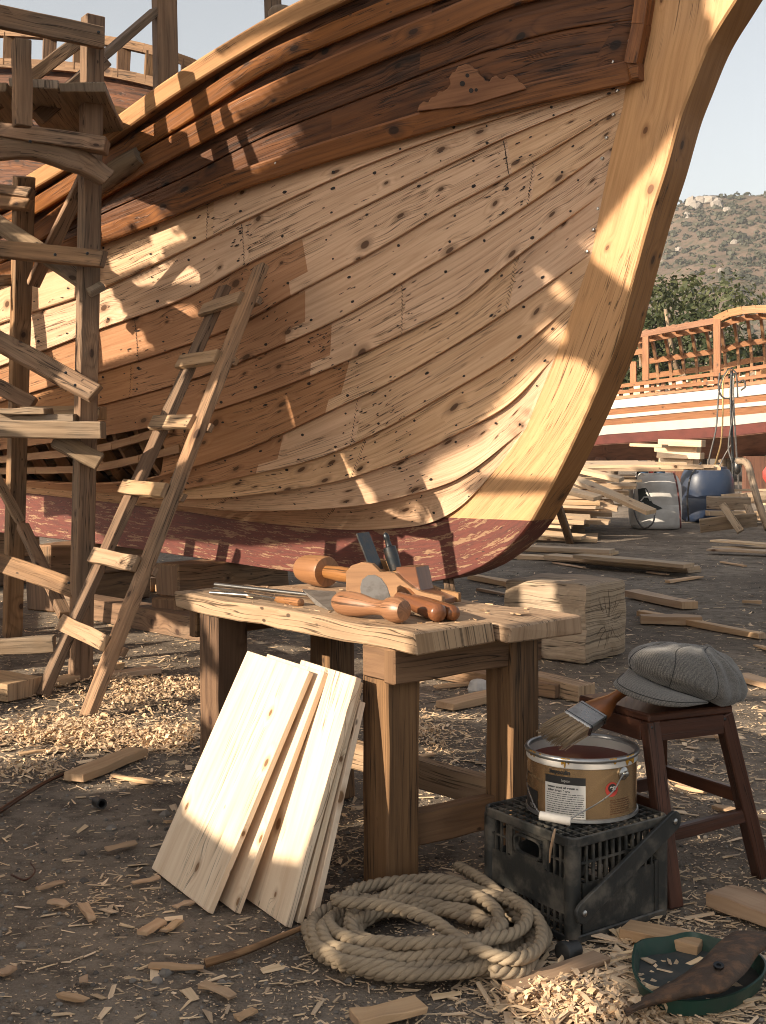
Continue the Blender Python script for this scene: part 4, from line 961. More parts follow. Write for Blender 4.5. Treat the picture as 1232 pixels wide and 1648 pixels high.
LV = [[P(*q) for q in l] for l in (
 [(1014, 1078, 3.87), (1042, 1094, 3.80), (1078, 1109, 3.77), (1112, 1120, 3.77), (1140, 1129, 3.80), (1172, 1140, 3.87), (1194, 1126, 3.98), (1150, 1112, 4.12), (1080, 1108, 4.14), (1030, 1092, 4.02)],
 [(1011, 1062, 3.85), (1038, 1078, 3.76), (1078, 1091, 3.715), (1120, 1104, 3.72), (1158, 1121, 3.78), (1190, 1122, 3.89), (1203, 1106, 4.03), (1155, 1085, 4.20), (1075, 1080, 4.21), (1018, 1070, 4.04)],
 [(1020, 1048, 3.87), (1046, 1056, 3.79), (1086, 1064, 3.755), (1128, 1074, 3.77), (1163, 1088, 3.83), (1188, 1093, 3.93), (1192, 1082, 4.05), (1148, 1060, 4.19), (1076, 1053, 4.20), (1024, 1050, 4.05)],
 [(1036, 1040, 3.91), (1060, 1043, 3.85), (1094, 1047, 3.82), (1130, 1053, 3.84), (1158, 1064, 3.89), (1174, 1068, 3.96), (1174, 1060, 4.05), (1138, 1045, 4.13), (1080, 1038, 4.14), (1044, 1038, 4.04)],
 [(1080, 1034, 3.95), (1094, 1036, 3.92), (1110, 1039, 3.91), (1132, 1044, 3.92), (1148, 1049, 3.94), (1156, 1050, 3.98), (1152, 1046, 4.02), (1134, 1040, 4.06), (1102, 1035, 4.06), (1086, 1034, 4.01)],
 [(1132, 1040, 3.985), (1134, 1040, 3.98), (1137, 1041, 3.978), (1140, 1041, 3.98), (1142, 1041, 3.985), (1143, 1041, 3.99), (1142, 1040, 3.995), (1140, 1040, 4.0), (1136, 1040, 4.0), (1133, 1040, 3.995)])]
CN = 96
lvs = [cr(l + [l[0]], CN + 1) for l in LV]
cols = [cr([l[k] for l in lvs], 34) for k in range(CN + 1)]; cols[CN] = cols[0]
ctr = sum((l for l in lvs[1][:-1]), V()) / CN; ctr.z = .62
def cap_pt(k, r):
    p = cols[k][r]; o = p - ctr; t = r / 33; out = V((o.x, o.y, o.z * .8)).normalized()
    sd_ = min((k * 8 / CN) % 1, 1 - (k * 8 / CN) % 1) * CN / 8   # columns away from a seam
    e = 1 - t
    f = -.007 * exp(-(sd_ / .9) ** 2) * min(1, e * 3) + .004 * exp(-((sd_ - 2.6) / 1.6) ** 2) * min(1, e * 3)
    f += .010 * mnoise.noise(p * 9 + V((3, 0, 0))) * sin(pi * min(1, t * 1.15)) - .012 * max(0, .32 - abs(mnoise.noise(V((p.x * 8, p.y * 8, p.z * 19))))) * sin(pi * t)
    f += .004 * mnoise.noise(p * 30)
    q = p + out * f; q.z = max(q.z, .5785) if k / CN < .42 or k / CN > .68 else q.z
    return q
mb = MB(); mb.grid([[cap_pt(k, r) for k in range(CN + 1)] for r in range(34)][::-1], tone=.3); mb.build('crown', M['tweed'], cap_, smooth=True)
mb = MB(); mb.lathe(P(1138, 1041, 3.988) - V((0, 0, .004)), (.1, -.1, 1), [(0, .016), (.006, .015), (.010, .008), (.011, .001)], 14); mb.build('button', M['tweed'], cap_, smooth=True)
for q in range(8):
    k = q * CN // 8; mb = MB(); mb.tube([cap_pt(k, r) + (cap_pt(k, r) - ctr).normalized() * .0003 for r in range(1, 33)], .0016, 5); mb.build('seam', M['seam'], cap_, smooth=True)
va = cr([P(1012, 1074, 3.88), P(1040, 1092, 3.80), P(1077, 1108, 3.765), P(1112, 1120, 3.765), P(1140, 1129, 3.80)], 30)
vb = cr([P(1006, 1082, 3.87), P(987, 1100, 3.80), P(996, 1113, 3.72), P(1022, 1126, 3.66), P(1058, 1136, 3.63), P(1095, 1139, 3.64), P(1124, 1135, 3.70), P(1140, 1131, 3.79)], 30)
rows = []
for j in range(8):
    f = j / 7; rows.append([va[k] + (vb[k] - va[k]) * f + V((-.1, -.45, .9)).normalized() * (.016 * sin(pi * f * .85) * sin(pi * k / 29)) for k in range(30)])
mb = MB(); mb.grid(rows, tone=.3); pk = mb.build('peak', M['tweed'], cap_, smooth=True, solid=-.005)
mb = MB(); mb.tube([p + V((0, -.001, .001)) for p in rows[6][1:-1]], .0011, 5); mb.build('stitching', M['seam'], pk, smooth=True)
mb = MB(); mb.tube([p + V((0, -.001, .001)) for p in va], .0026, 6); mb.build('band_seam', M['seam'], cap_, smooth=True)
# ------------------------------------------------------------------ rope
def rope_mat():
    m, nt, bs = newmat('manila rope')
    uv = nd(nt, 'ShaderNodeUVMap').outputs[0]; pos = nd(nt, 'ShaderNodeTexCoord').outputs['Object']
    n = noise(nt, nd(nt, 'ShaderNodeMapping', {0: uv, 3: (30, 500, 1)}).outputs[0], 1.0, 3, .7); n2 = noise(nt, pos, 9, 3)
    col = mixc(nt, n, (.42, .335, .235), (.235, .175, .115)); col = mixc(nt, sstep(nt, n2, .4, .7, 0, .6), col, (.20, .155, .11))
    setb(nt, bs, Base_Color=col, Roughness=.85, Specular_IOR_Level=.2); bump(nt, bs, n, .6, .003); return m
M['rope'] = rope_mat()
rc = V((.117, 3.45, 0)); path = []
rad = [.335, .285, .325, .235, .30, .185, .27, .33, .225, .295, .15]
NT = 9.6; n_ = 560
for i in range(n_):
    th = 2 * pi * NT * i / n_ + 2.4; k = NT * i / n_; a = int(k); f = k - a; f = f * f * (3 - 2 * f)
    r = rad[a % 11] * (1 - f) + rad[(a + 1) % 11] * f
    r *= 1 + .07 * sin(2 * th + a * 1.7) + .05 * mnoise.noise(V((cos(th) * 2, sin(th) * 2, a * .83)))
    z = .022 + .0075 * k * (.65 + .35 * sin(th * 1.0 + a)) + .014 * mnoise.noise(V((cos(th) * 3, sin(th) * 3, a * 2.1 + 9)))
    path.append(rc + V((r * cos(th) * .93 + .03 * sin(a * 2.4), r * sin(th) * .84 + .028 * cos(a * 1.9), max(.024, z))))
lead = [P(736, 1394, 3.93), P(752, 1402, 3.86), P(786, 1424, 3.72), P(818, 1455, 3.60), P(842, 1495, 3.47), P(857, 1530, 3.36), P(852, 1565, 3.26)]
lead[-1].z = .03; lead[-2].z = .035
lead = [V((p.x, p.y, max(p.z, .026))) for p in lead]
end = lead + [V((.35, 3.2, .03)), V((.27, 3.17, .05))]
path2 = cr(end, 60)
over = cr([rc + V((-.20, .15, .085)), rc + V((-.25, .07, .10)), rc + V((-.10, .01, .105)), rc + V((.02, -.10, .105)), rc + V((.10, -.21, .09)), rc + V((.21, -.26, .07)), rc + V((.29, -.18, .065)), rc + V((.31, -.02, .08)), rc + V((.23, .14, .095))], 90)
def rope(mb, path, step=.009, R0=.0092, rs=.0099, pitch=.082):
    L = [0.0]
    for a, b in zip(path, path[1:]): L.append(L[-1] + (b - a).length)
    pts = []; k = 0; s = 0
    while s < L[-1]:
        while L[k + 1] < s: k += 1
        t = (s - L[k]) / (L[k + 1] - L[k]); pts.append(path[k] + (path[k + 1] - path[k]) * t); s += step
    for st in range(3):
        line = []; prev = None
        for i, p in enumerate(pts):
            t = (pts[min(i + 1, len(pts) - 1)] - pts[max(i - 1, 0)]).normalized()
            a = t.cross(V((0, 0, 1))).normalized(); b = a.cross(t)
            ph = 2 * pi * (i * step / pitch) + st * 2 * pi / 3
            line.append(p + a * (R0 * cos(ph)) + b * (R0 * sin(ph)))
        mb.tube(line, rs, 7, tone=st * .3)
mb = MB(); rope(mb, cr(path, 1500)); rope(mb, path2); rope(mb, over)
mb.build('rope_coil', M['rope'], None, smooth=True, label='thick three-strand manila rope coiled on the ground before the workbench', cat='rope')
# ------------------------------------------------------------------ green tray and rusty blade
M['green'] = plain('dark green enamel', (.013, .05, .036), .45, var=.5, vscale=18, c2=(.035, .05, .04), bmp=.1)
M['felt'] = plain('dusty tray floor', (.035, .042, .04), .9, var=.7, vscale=12, c2=(.08, .07, .06), bmp=.3)
M['rust'] = plain('rusty crusted iron', (.075, .05, .036), .9, .2, var=.9, vscale=26, c2=(.17, .095, .055), bmp=.9, bscale=70)
to = [(1026, 1549), (1040, 1540), (1075, 1536), (1112, 1528), (1150, 1538), (1195, 1550), (1224, 1572), (1222, 1595), (1190, 1620), (1150, 1634), (1100, 1638), (1060, 1628), (1036, 1612), (1024, 1585)]
tray = thing('metal_tray', G(1120, 1585), 'shallow dark green tray on the chips, bottom right, holding shavings', 'tray')
tg = cr([G(*p) for p in to] + [G(*to[0])], 60); tcen = sum(tg, V()) / 60
rows = [[], [], [], []]
for p in tg:
    d = (p - tcen).normalized(); rows[0].append(p + V((0, 0, .004))); rows[1].append(p + d * .012 + V((0, 0, .045))); rows[2].append(p + d * .006 + V((0, 0, .046))); rows[3].append(p - d * .006 + V((0, 0, .006)))
mb = MB(); mb.grid(rows); mb.build('wall', M['green'], tray, smooth=True, auto=40)
mb = MB(); mb.v = [p + V((0, 0, .006)) for p in tg[:-1]]; mb.face(range(59)); mb.build('floor', M['felt'], tray)
up_ = cr([(1003, 1627), (1030, 1606), (1062, 1588), (1095, 1570), (1130, 1543), (1160, 1513), (1185, 1498), (1232, 1500)], 26)
lo_ = cr([(1008, 1633), (1040, 1622), (1080, 1612), (1120, 1604), (1165, 1592), (1200, 1566), (1222, 1535), (1262, 1512)], 26)
rows = []
for j in range(7):
    f = j / 6; row = []
    for i in range(26):
        q = up_[i] + (lo_[i] - up_[i]) * f; t = i / 25
        z = .015 + .075 * min(1, t * 1.6) + .018 * sin(pi * f) + .006 * mnoise.noise(V((q.x * .06, q.y * .06, 3)))
        row.append(G(q.x, q.y, z))
    rows.append(row)
mb = MB(); mb.grid(rows); blade = mb.build('rusty_blade', M['rust'], None, smooth=True, solid=-.012, label='rusty crusted iron blade with a pointed tang lying across the green tray', cat='blade')
mb = MB(); c = G(1156, 1556, .108); mb.lathe(c, (0, -.3, 1), [(0, .013), (.006, .013), (.006, .006), (.002, .005), (.002, 0)], 12); mb.build('rivet', M['iron'], blade)
# ------------------------------------------------------------------ hewn baulk
lf, lr = G(943, 1070), G(1010, 1051); er = (lr - lf); ew = er.length; er.normalize(); el = V((-er.y, er.x, 0)); 
LH = .50
def rough_box(o, a, la, b, lb, h, n=12, amp=.012, rnd=.035):
    mb = MB(); faces = []
    c = o + a * la / 2 + b * lb / 2 + V((0, 0, h / 2))
    def pt(x, y, z):
        p = V((x * la / 2, y * lb / 2, z * h / 2)); e = [la / 2 - rnd, lb / 2 - rnd, h / 2 - rnd]
        q = V([max(-e[k], min(e[k], p[k])) for k in range(3)]); d = p - q
        if d.length > 1e-6: p = q + d.normalized() * rnd * (d.length / rnd if d.length < rnd else 1)
        w_ = c + a * p.x + b * p.y + V((0, 0, p.z))
        return w_ + V((mnoise.noise(w_ * 7), mnoise.noise(w_ * 7 + V((5, 5, 5))), mnoise.noise(w_ * 7 + V((9, 1, 3))))) * amp + V((mnoise.noise(w_ * 22), mnoise.noise(w_ * 22 + V((5, 5, 5))), 0)) * amp * .5
    for ax_ in range(3):
        for s in (-1, 1):
            g = []; uv = []
            for j in range(n + 1):
                r = []; ur = []
                for i in range(n + 1):
                    x = [0, 0, 0]; x[ax_] = s; x[(ax_ + 1) % 3] = (-1 + 2 * i / n) * s; x[(ax_ + 2) % 3] = -1 + 2 * j / n
                    r.append(pt(*x)); ur.append(((x[1] * lb / 2 if ax_ != 1 else x[0] * .03), x[2] * h / 2 if ax_ != 2 else x[0] * la / 2))
                g.append(r); uv.append(ur)
            mb.grid(g, uv=uv, tone=.35 + .1 * ax_)
    return mb
baulk = thing('timber_baulk', lf + er * ew / 2, 'short squared hewn timber baulk with a cracked end, on the ground behind the bench', 'timber baulk')
rough_box(lf, er, ew, el, .62, LH).build('timber', M['log'], baulk)
mb = MB(); cen = lf + er * ew * .52 + V((0, 0, LH * .46)); nrm = -el
for k in range(24):
    a = 2 * pi * k / 24 + U(-.15, .15); r0, r1 = U(.02, .08), U(.12, .235); d = er * cos(a) + V((0, 0, sin(a))); s = d.cross(nrm).normalized(); w_ = U(.0007, .0022)
    pts = [cen + d * r0 + s * w_ * .3, cen + d * (r0 + r1) / 2 + s * (w_ + U(-.02, .02)), cen + d * r1 + s * w_ * .2]; 
    mb.tube([p + nrm * .002 for p in pts], [w_ * .5, w_, w_ * .3], 5)
for r in (.06,): mb.tube([cen + er * (r * cos(t * .3 + r * 40)) + V((0, 0, r * .95 * sin(t * .3 + r * 40))) + nrm * .001 for t in range(0, 13)], .0012, 4)
mb.build('end_cracks', plain('end grain checks', (.07, .045, .03), .9), baulk, kind='stuff')
# ------------------------------------------------------------------ timbers under and around the hull
def ground_beam(name, a, b, w, h, mat, lab, cat, z=0.0, group=None, tone=None, jit=.005, bev=.004, seg=3, zb=None):
    p, q = G(a[0], a[1], z), G(b[0], b[1], z if zb is None else zb); mb = MB()
    mb.beam(p + V((0, 0, h / 2)), q + V((0, 0, h / 2)), w, h, up=(0, 0, 1), seg=seg, jit=jit, tone=tone)
    return mb.build(name, M[mat], None, bev=bev, label=lab, cat=cat, group=group)
def P3(px, py, d): return P(px, py, d)
mb = MB(); kp = lambda a, z: W(a, 0, z)
za = lambda a: lerp_tab(sorted([stem_px(x, y) for x, y in KO]), a)
# keel blocks: cribbing of baulks laid across under the keel
for a, lab in ((1.75, 'near keel block of stacked baulks holding up the red keel behind the bench'), (3.4, 'second keel block of stacked timbers further back under the keel'), (5.2, 'rearmost keel block under the shaded keel')):
    kb = thing('keel_block', W(a, 0, 0), lab, 'keel block', 'keel blocks under the boat')
    zt = za(a) + .005; hs_ = zt / 2
    mb = MB(); mb.beam(W(a - .05, .62, hs_ * .5), W(a + .1, -.5, hs_ * .5), .34, hs_, up=(0, 0, 1), seg=4, jit=.008); mb.build('lower_baulk', M['benchleg'], kb, bev=.01)
    mb = MB(); mb.beam(W(a + .05, .55, hs_ * 1.5), W(a - .05, -.5, hs_ * 1.5), .30, hs_ - .006, up=(0, 0, 1), seg=5, jit=.014); mb.build('upper_baulk', M['weather'], kb, bev=.012)
mb = MB(); mb.beam(W(-.55, .02, 0), W(-.45, .02, .5), .07, .09, tone=.3); mb.build('prop_stick', M['weather'], None, bev=.004, label='short prop under the forefoot of the red keel', cat='prop')
ground_beam('ground_timber', (110, 985), (345, 1030), .22, .16, 'weather', 'long dark baulk on the ground behind the foot of the ladder', 'timber', tone=.3)
ground_beam('ground_timber', (60, 925), (255, 952), .2, .13, 'weather', 'baulk lying under the shaded keel at the far left', 'timber', tone=.7)
ground_beam('ground_timber', (250, 950), (330, 968), .12, .07, 'bench', 'pale short timber lying below the keel block', 'timber', tone=.2)
ground_beam('ground_timber', (-40, 1112), (40, 1124), .26, .10, 'bench', 'thick sawn timber end at the left edge beside the ladder foot', 'timber', tone=.5)
ground_beam('ground_timber', (85, 1105), (190, 1075), .10, .04, 'offcut', 'flat lath behind the ladder stiles', 'lath', tone=.5)
ground_beam('ground_timber', (170, 1092), (255, 1082), .10, .035, 'offcut', 'short lath right of the ladder foot', 'lath', tone=.8)
ground_beam('ground_timber', (650, 1080), (905, 1122), .16, .08, 'weather', 'long weathered timber behind the bench legs', 'timber', tone=.45)
ground_beam('ground_timber', (855, 1108), (945, 1128), .13, .09, 'bench', 'stubby pale timber between the bench and the stool', 'timber', tone=.15)
mb = MB(); mb.v = []; c = G(292, 1006); mb.lathe(c + V((0, 0, .05)), (1, .3, 0), [(0, .02), (.01, .05), (.12, .055), (.16, .04), (.17, .03), (.21, .03), (.215, 0)], 14)
mb.build('gas_bottle', plain('blue bottle', (.035, .085, .11), .5, var=.4), None, smooth=True, auto=40, label='small dusty blue bottle lying by the baulk behind the bench', cat='bottle')
mb = MB(); c = G(770, 1118); mb.ring_skin([[c + V((.065 * cos(q * .9) * s, .05 * sin(q * .9) * s, z)) for q in range(7)] for z, s in ((0, .9), (.03, 1.05), (.075, .8), (.085, .4))]); mb.build('pale_stone', plain('pale stone', (.42, .39, .36), .8, var=.5), None, bev=.006, label='pale rounded lump of stone on the ground behind the bench', cat='stone')
mb = MB(); c = G(163, 1298); mb.lathe(c + V((-.02, 0, .02)), (.5, -.85, .1), [(0, .0), (.001, .02), (.07, .02), (.07, .014), (.01, .012)], 12); mb.build('short_pipe', M['black'], None, smooth=True, auto=40, label='short dark pipe stub lying on the dirt left of the leaning boards', cat='pipe')
def stick(pts, r, lab, mat='weather'):
    mb = MB(); q = cr([G(x, y, .012 + .008 * (i % 2)) for i, (x, y) in enumerate(pts)], 14); mb.tube(q, [r * (1 - .03 * i) for i in range(14)], 6); mb.build('stick', M[mat], None, smooth=True, label=lab, cat='stick')
stick([(-20, 1318), (35, 1282), (75, 1258), (108, 1243)], .011, 'dark bent stick lying on the dirt at the left edge', 'stool')
stick([(330, 1550), (390, 1532), (450, 1508), (504, 1486)], .012, 'thin brown stick running from the boards toward the bottom left', 'weather')
stick([(18, 1408), (40, 1416), (56, 1402), (48, 1388)], .004, 'small curled twig on the bare dirt at the left', 'stool')
# offcuts a person could pick up one by one
OFF = [((118, 1258), (222, 1216), .10, .035, 'broad reddish offcut slanting across the shavings left of the boards'),
 ((170, 1370), (220, 1358), .05, .018, None), ((240, 1556), (328, 1560), .045, .018, None), ((325, 1586), (375, 1606), .05, .018, None), ((228, 1505), (262, 1485), .055, .02, None),
 ((262, 1500), (290, 1482), .05, .012, None), ((134, 1458), (148, 1482), .05, .02, None), ((80, 1452), (108, 1460), .05, .02, None), ((60, 1432), (104, 1420), .03, .014, None),
 ((212, 1424), (256, 1414), .03, .014, None), ((280, 1462), (310, 1452), .035, .014, None), ((0, 1572), (20, 1560), .05, .02, None), ((95, 1602), (140, 1612), .04, .016, None),
 ((128, 1580), (142, 1578), .05, .015, None), ((570, 1648), (676, 1624), .07, .02, 'long pale offcut at the very bottom, below the rope coil'), ((380, 1640), (410, 1625), .04, .014, None),
 ((715, 1141), (800, 1122), .13, .035, 'flat reddish offcut behind the bench, in line with the pale stone'), ((655, 1226), (700, 1215), .05, .02, None), ((705, 1252), (760, 1262), .05, .02, None),
 ((820, 1600), (970, 1545), .06, .02, 'long splintered lath among the chips beside the crate'), ((850, 1590), (900, 1560), .05, .018, None), ((1005, 1503), (1130, 1530), .09, .03, 'long flat lath behind the green tray'),
 ((1155, 1452), (1260, 1488), .13, .045, 'stout squared offcut at the right edge below the stool'), ((1080, 1256), (1140, 1272), .07, .02, None), ((1090, 1265), (1135, 1278), .05, .02, None), ((1150, 1300), (1240, 1322), .06, .02, None),
 ((1190, 1092), (1250, 1108), .13, .03, 'pale flat board end behind the cap at the right edge'), ((1085, 1190), (1150, 1186), .04, .02, None), ((1110, 1172), (1170, 1192), .05, .02, None),
 ((1030, 990), (1226, 1028), .07, .04, 'long thin batten lying behind the cap'), ((1015, 960), (1110, 980), .16, .06, 'reddish sawn timber behind the baulk'), ((1030, 1002), (1128, 1004), .16, .06, 'pale sawn timber lying by the cracked baulk'),
 ((1074, 938), (1128, 930), .10, .04, None), ((1042, 922), (1075, 926), .08, .03, None), ((1195, 970), (1225, 972), .08, .05, None), ((760, 932), (830, 945), .12, .05, 'board end on the ground just under the forefoot'), ((770, 950), (835, 962), .10, .04, None),
 ((890, 906), (940, 915), .07, .03, None), ((1160, 905), (1200, 912), .06, .03, None), ((1215, 1040), (1250, 1050), .07, .03, None), ((540, 1165), (570, 1150), .05, .02, None), ((700, 1108), (770, 1100), .06, .03, None),
 ((0, 1190), (50, 1180), .05, .02, None), ((30, 1215), (110, 1205), .05, .02, None), ((240, 1190), (300, 1200), .045, .02, None), ((180, 1250), (250, 1262), .05, .02, None), ((265, 1325), (300, 1318), .035, .014, None)]
for a, b, w_, h, lab in OFF:
    ground_beam('wood_offcut', a, b, w_ * (1 if lab else .6), h * (1 if lab else .55), 'offcut', lab or 'small sawn offcut lying loose on the littered yard ground', 'offcut', group='loose offcuts on the ground', jit=.004, bev=.002, z=.004)
for a, b, z, lab in [((1148, 884), (1290, 884), 0, 'lowest board of the low stack at the right edge'), ((1140, 886), (1280, 892), .035, 'middle board of the low stack at the right edge'), ((1150, 872), (1300, 884), .07, 'top board of the low stack at the right edge')]:
    ground_beam('sawn_board', a, b, .22, .032, 'pile', lab, 'board', z=z, group='low stack at the right edge')
for a, b, z, lab, w_ in [((812, 885), (990, 893), 0, 'upper-left board of the flat stack right of the stem', .24), ((815, 882), (985, 890), .055, 'board lying on top of the upper-left one, right of the stem', .2),
                    ((880, 900), (1118, 921), 0, 'bottom board at the front of the flat stack right of the stem', .26), ((885, 898), (1116, 918), .05, 'middle board at the front of the flat stack right of the stem', .24), ((930, 898), (1108, 914), .10, 'topmost board at the front of the flat stack right of the stem', .2), ((800, 897), (940, 903), .0, 'dark board end tucked behind the stem foot', .22)]:
    ground_beam('sawn_board', a, b, w_, .045, 'pile', lab, 'board', z=z, group='flat stack right of the stem')
mb = MB(); mb.beam(G(918, 874), P(893, 800, 16.2), .10, .08); mb.build('prop_stick', M['weather'], None, bev=.01, label='slanting prop stick in front of the jumbled timber pile', cat='prop')
# jumbled pile of sawn boards
random.seed(11)
for k in range(78):
    row = k // 6; z = .03 + row * .078; y = 17.4 + (k % 6) * .5 + row * .12 + U(-.15, .15)
    xr = lambda px: (px - CX) * y / F
    left = 780 + U(-50, 40); right = 1018 - (12 - row) * 5 + U(-45, 28) - (k % 6) * 4
    if row < 3: right -= 24
    if row >= 11: right = 1010 + U(0, 170); z = .98 + (row - 11) * .05
    yaw = U(-.5, .1) if row < 10 else U(-.12, .1)
    a = V((xr(left), y - yaw * .3, z + U(-.015, .015) + (.05 if row < 9 else 0))); b = V((xr(right), y + yaw, z + U(-.03, .02)))
    mb = MB(); mb.beam(a, b, U(.14, .24), U(.035, .06), up=(0, U(-.25, .1), 1), seg=3, jit=.004, tone=R())
    mb.build('sawn_board', M['pile'], None, label='sawn board in the jumbled timber pile beside the white drum', cat='board', group='boards of the jumbled pile')
for a, b, w_, lab in [((872, 748, 18.2), (1048, 824, 16.6), .20, 'long board sliding off the jumbled pile toward the white drum'), ((880, 780, 17.4), (962, 802, 16.8), .2, 'short board resting on the front of the jumbled pile'), ((868, 742, 18.8), (1000, 772, 18.0), .16, 'pale board slanting down the upper face of the jumbled pile')]:
    mb = MB(); mb.beam(P(*a), P(*b), w_, .06, up=(0, -.2, 1), tone=R()); mb.build('sawn_board', M['pile'], None, bev=.003, label=lab, cat='board', group='boards of the jumbled pile')
# drums
M['drumw'] = plain('dirty white plastic', (.58, .56, .53), .55, var=.5, vscale=3.5, c2=(.40, .38, .35), bmp=.05, bscale=20)
M['drumb'] = plain('blue plastic', (.014, .024, .05), .45, var=.5, vscale=4, c2=(.045, .05, .065))
M['hose'] = plain('dark hose', (.05, .045, .042), .6); M['yhose'] = plain('yellow hose', (.42, .26, .10), .6); M['bluec'] = plain('blue cap', (.03, .07, .14), .5); M['redp'] = plain('red plastic', (.55, .05, .04), .4)
def drum(name, px, py, top, wpx, mat, lab, d=None):
    g = G(px, py); r = wpx / 2 * g.y / F; h = (py - top) * g.y / F * 1.0; g = g + V((0, r, 0)); t = thing(name, g, lab, 'drum')
    mb = MB(); prof = [(0, r * .8), (.02, r * .9), (.08, r * .97), (h * .3, r), (h * .42, r * 1.0), (h * .44, r * .985), (h * .46, r * 1.0), (h * .5, r * .985), (h * .52, r), (h * .78, r * .97), (h * .88, r * .9), (h * .95, r * .82), (h * .96, r * .75), (h, r * .74), (h, 0)]
    rings = []
    for z, rr in prof: 
        rings.append([g + V((rr * math.copysign(abs(cos(q * pi / 16)) ** .75, cos(q * pi / 16)), rr * math.copysign(abs(sin(q * pi / 16)) ** .75, sin(q * pi / 16)), z)) for q in range(32)])
    mb.ring_skin(rings, cap1=False); mb.build('shell', mat, t, smooth=True, auto=40)
    return t, g, r, h
dw, gw, rw, hw = drum('white_drum', 1063, 853, 762, 84, M['drumw'], 'dirty white plastic drum with a faded black emblem beside the timber pile')
db, gb_, rb_, hb_ = drum('blue_drum', 1148, 842, 752, 84, M['drumb'], 'dark blue plastic drum behind a broken slatted frame')
for dx, m in ((-.22, 'bluec'), (.05, 'bluec')):
    mb = MB(); mb.lathe(gw + V((dx, -.1, hw)), (0, 0, 1), [(0, .09), (.08, .085), (.085, 0)], 14); mb.build('cap', M[m], dw, smooth=True, auto=40)
mb = MB(); mb.lathe(gw + V((-.09, -.12, hw)), (0, 0, 1), [(0, .04), (.05, .04), (.055, 0)], 10); mb.build('cap', M['redp'], dw, smooth=True, auto=40)
mb = MB(); q = cr([P(1083, 757, gw.y - rw * .8), P(1089, 780, gw.y - rw * .97), P(1094, 820, gw.y - rw * .97), P(1095, 850, gw.y - rw * .95)], 12); mb.tube(q, .014, 6); mb.build('strap', plain('brown strap', (.12, .035, .03), .7), dw, smooth=True)
mb = MB(); em = [(1026, 787), (1040, 786), (1044, 798), (1052, 812), (1060, 816), (1066, 818), (1050, 822), (1034, 818), (1028, 812), (1027, 800)]
def onw(x, y):
    k = (x - CX) / F; yy = gw.y - rw; 
    for _ in range(30):
        xx = k * yy - gw.x; yy = gw.y - rw * 1.0 * max(0.0, 1 - abs(xx / rw) ** 2.667) ** .375 - .006
    return V((k * yy, yy, H - (y - HY) / F * yy))
ee = cr(em + [em[0]], 40); cx_ = sum(p.x for p in ee) / 40; cy_ = sum(p.y for p in ee) / 40
rows = [[onw(p.x * f + cx_ * (1 - f), p.y * f + cy_ * (1 - f)) for p in ee] for f in (1, .8, .6, .4, .2, .02)]
mb.grid(rows); mb.build('emblem', plain('faded black emblem', (.035, .04, .038), .7), dw)
mb = MB()
for l in ([(1031, 806), (1036, 800), (1042, 800)], [(1038, 788), (1042, 796), (1046, 806)], [(1033, 816), (1034, 808)]): mb.tube([onw(*p) + V((0, -.01, 0)) for p in l], .012, 5)
mb.build('emblem_strokes', M['drumw'], dw)
mb = MB(); mb.tube(cr([P(1026, 760, 19.2), P(1020, 790, 19.0), P(1021, 825, 18.8), P(1035, 850, 18.6), P(1050, 842, 18.5), P(1054, 822, 18.6)], 30), .013, 6); mb.build('loose_hose', M['hose'], None, smooth=True, label='thin dark hose looped down the side of the white drum', cat='hose')
mb = MB(); mb.tube(cr([P(1128, 745, 19.6), P(1112, 765, 19.3), P(1106, 800, 19.2), P(1108, 838, 19.3)], 20), .016, 6); mb.build('loose_hose', M['hose'], None, smooth=True, label='black hose hanging over the left of the blue drum', cat='hose')
# welding pole with hoses behind the blue drum
pole = thing('hose_pole', G(1176, 812), 'thin iron pole draped with hoses and cables behind the blue drum', 'pole')
dp = G(1176, 812).y
def ptube(name, pts, r, m, d=dp):
    mb = MB(); mb.tube(cr([P(x, y, d + o) for x, y, o in pts], 26), r, 6); mb.build(name, M[m], pole, smooth=True)
ptube('shaft', [(1180, 812, 0), (1178, 720, 0), (1176, 640, 0), (1177, 596, 0)], .032, 'iron'); ptube('shaft', [(1190, 812, .1), (1183, 700, .1), (1180, 640, .1), (1180, 600, .1)], .02, 'paddle')
ptube('hose', [(1160, 745, 0), (1148, 748, .0), (1140, 745, -.3), (1152, 690, -.2), (1157, 630, 0), (1165, 604, 0), (1176, 592, 0), (1184, 600, 0), (1187, 640, 0)], .018, 'hose')
ptube('hose', [(1150, 748, -.2), (1160, 712, -.1), (1163, 660, 0), (1164, 610, 0), (1174, 595, 0)], .018, 'yhose')
ptube('hose', [(1158, 600, 0), (1156, 625, 0), (1163, 640, 0), (1175, 642, 0), (1180, 655, .0), (1172, 720, -.1), (1178, 745, -.2)], .02, 'hose')
ptube('hose', [(1188, 616, 0), (1196, 612, 0), (1199, 622, 0), (1192, 628, 0)], .02, 'hose')
mb = MB(); c = P(1186, 742, dp - .2); mb.lathe(c, (0, 0, -1), [(0, .05), (.04, .08), (.22, .085), (.27, .05), (.3, .0)], 12); mb.build('regulator', M['iron'], pole, smooth=True, auto=40)
ptube('stay', [(1150, 772, -.3), (1162, 740, -.1), (1176, 716, 0)], .014, 'paddle')
mb = MB(); mb.tube(cr([P(1188, 742, 19.0), P(1202, 746, 18.7), P(1212, 780, 18.4), P(1224, 820, 18.0), P(1236, 852, 17.8)], 24), .055, 8); mb.build('bent_pipe', M['grey'], None, smooth=True, label='grey bent pole leaning down to the ground at the right edge', cat='pole')
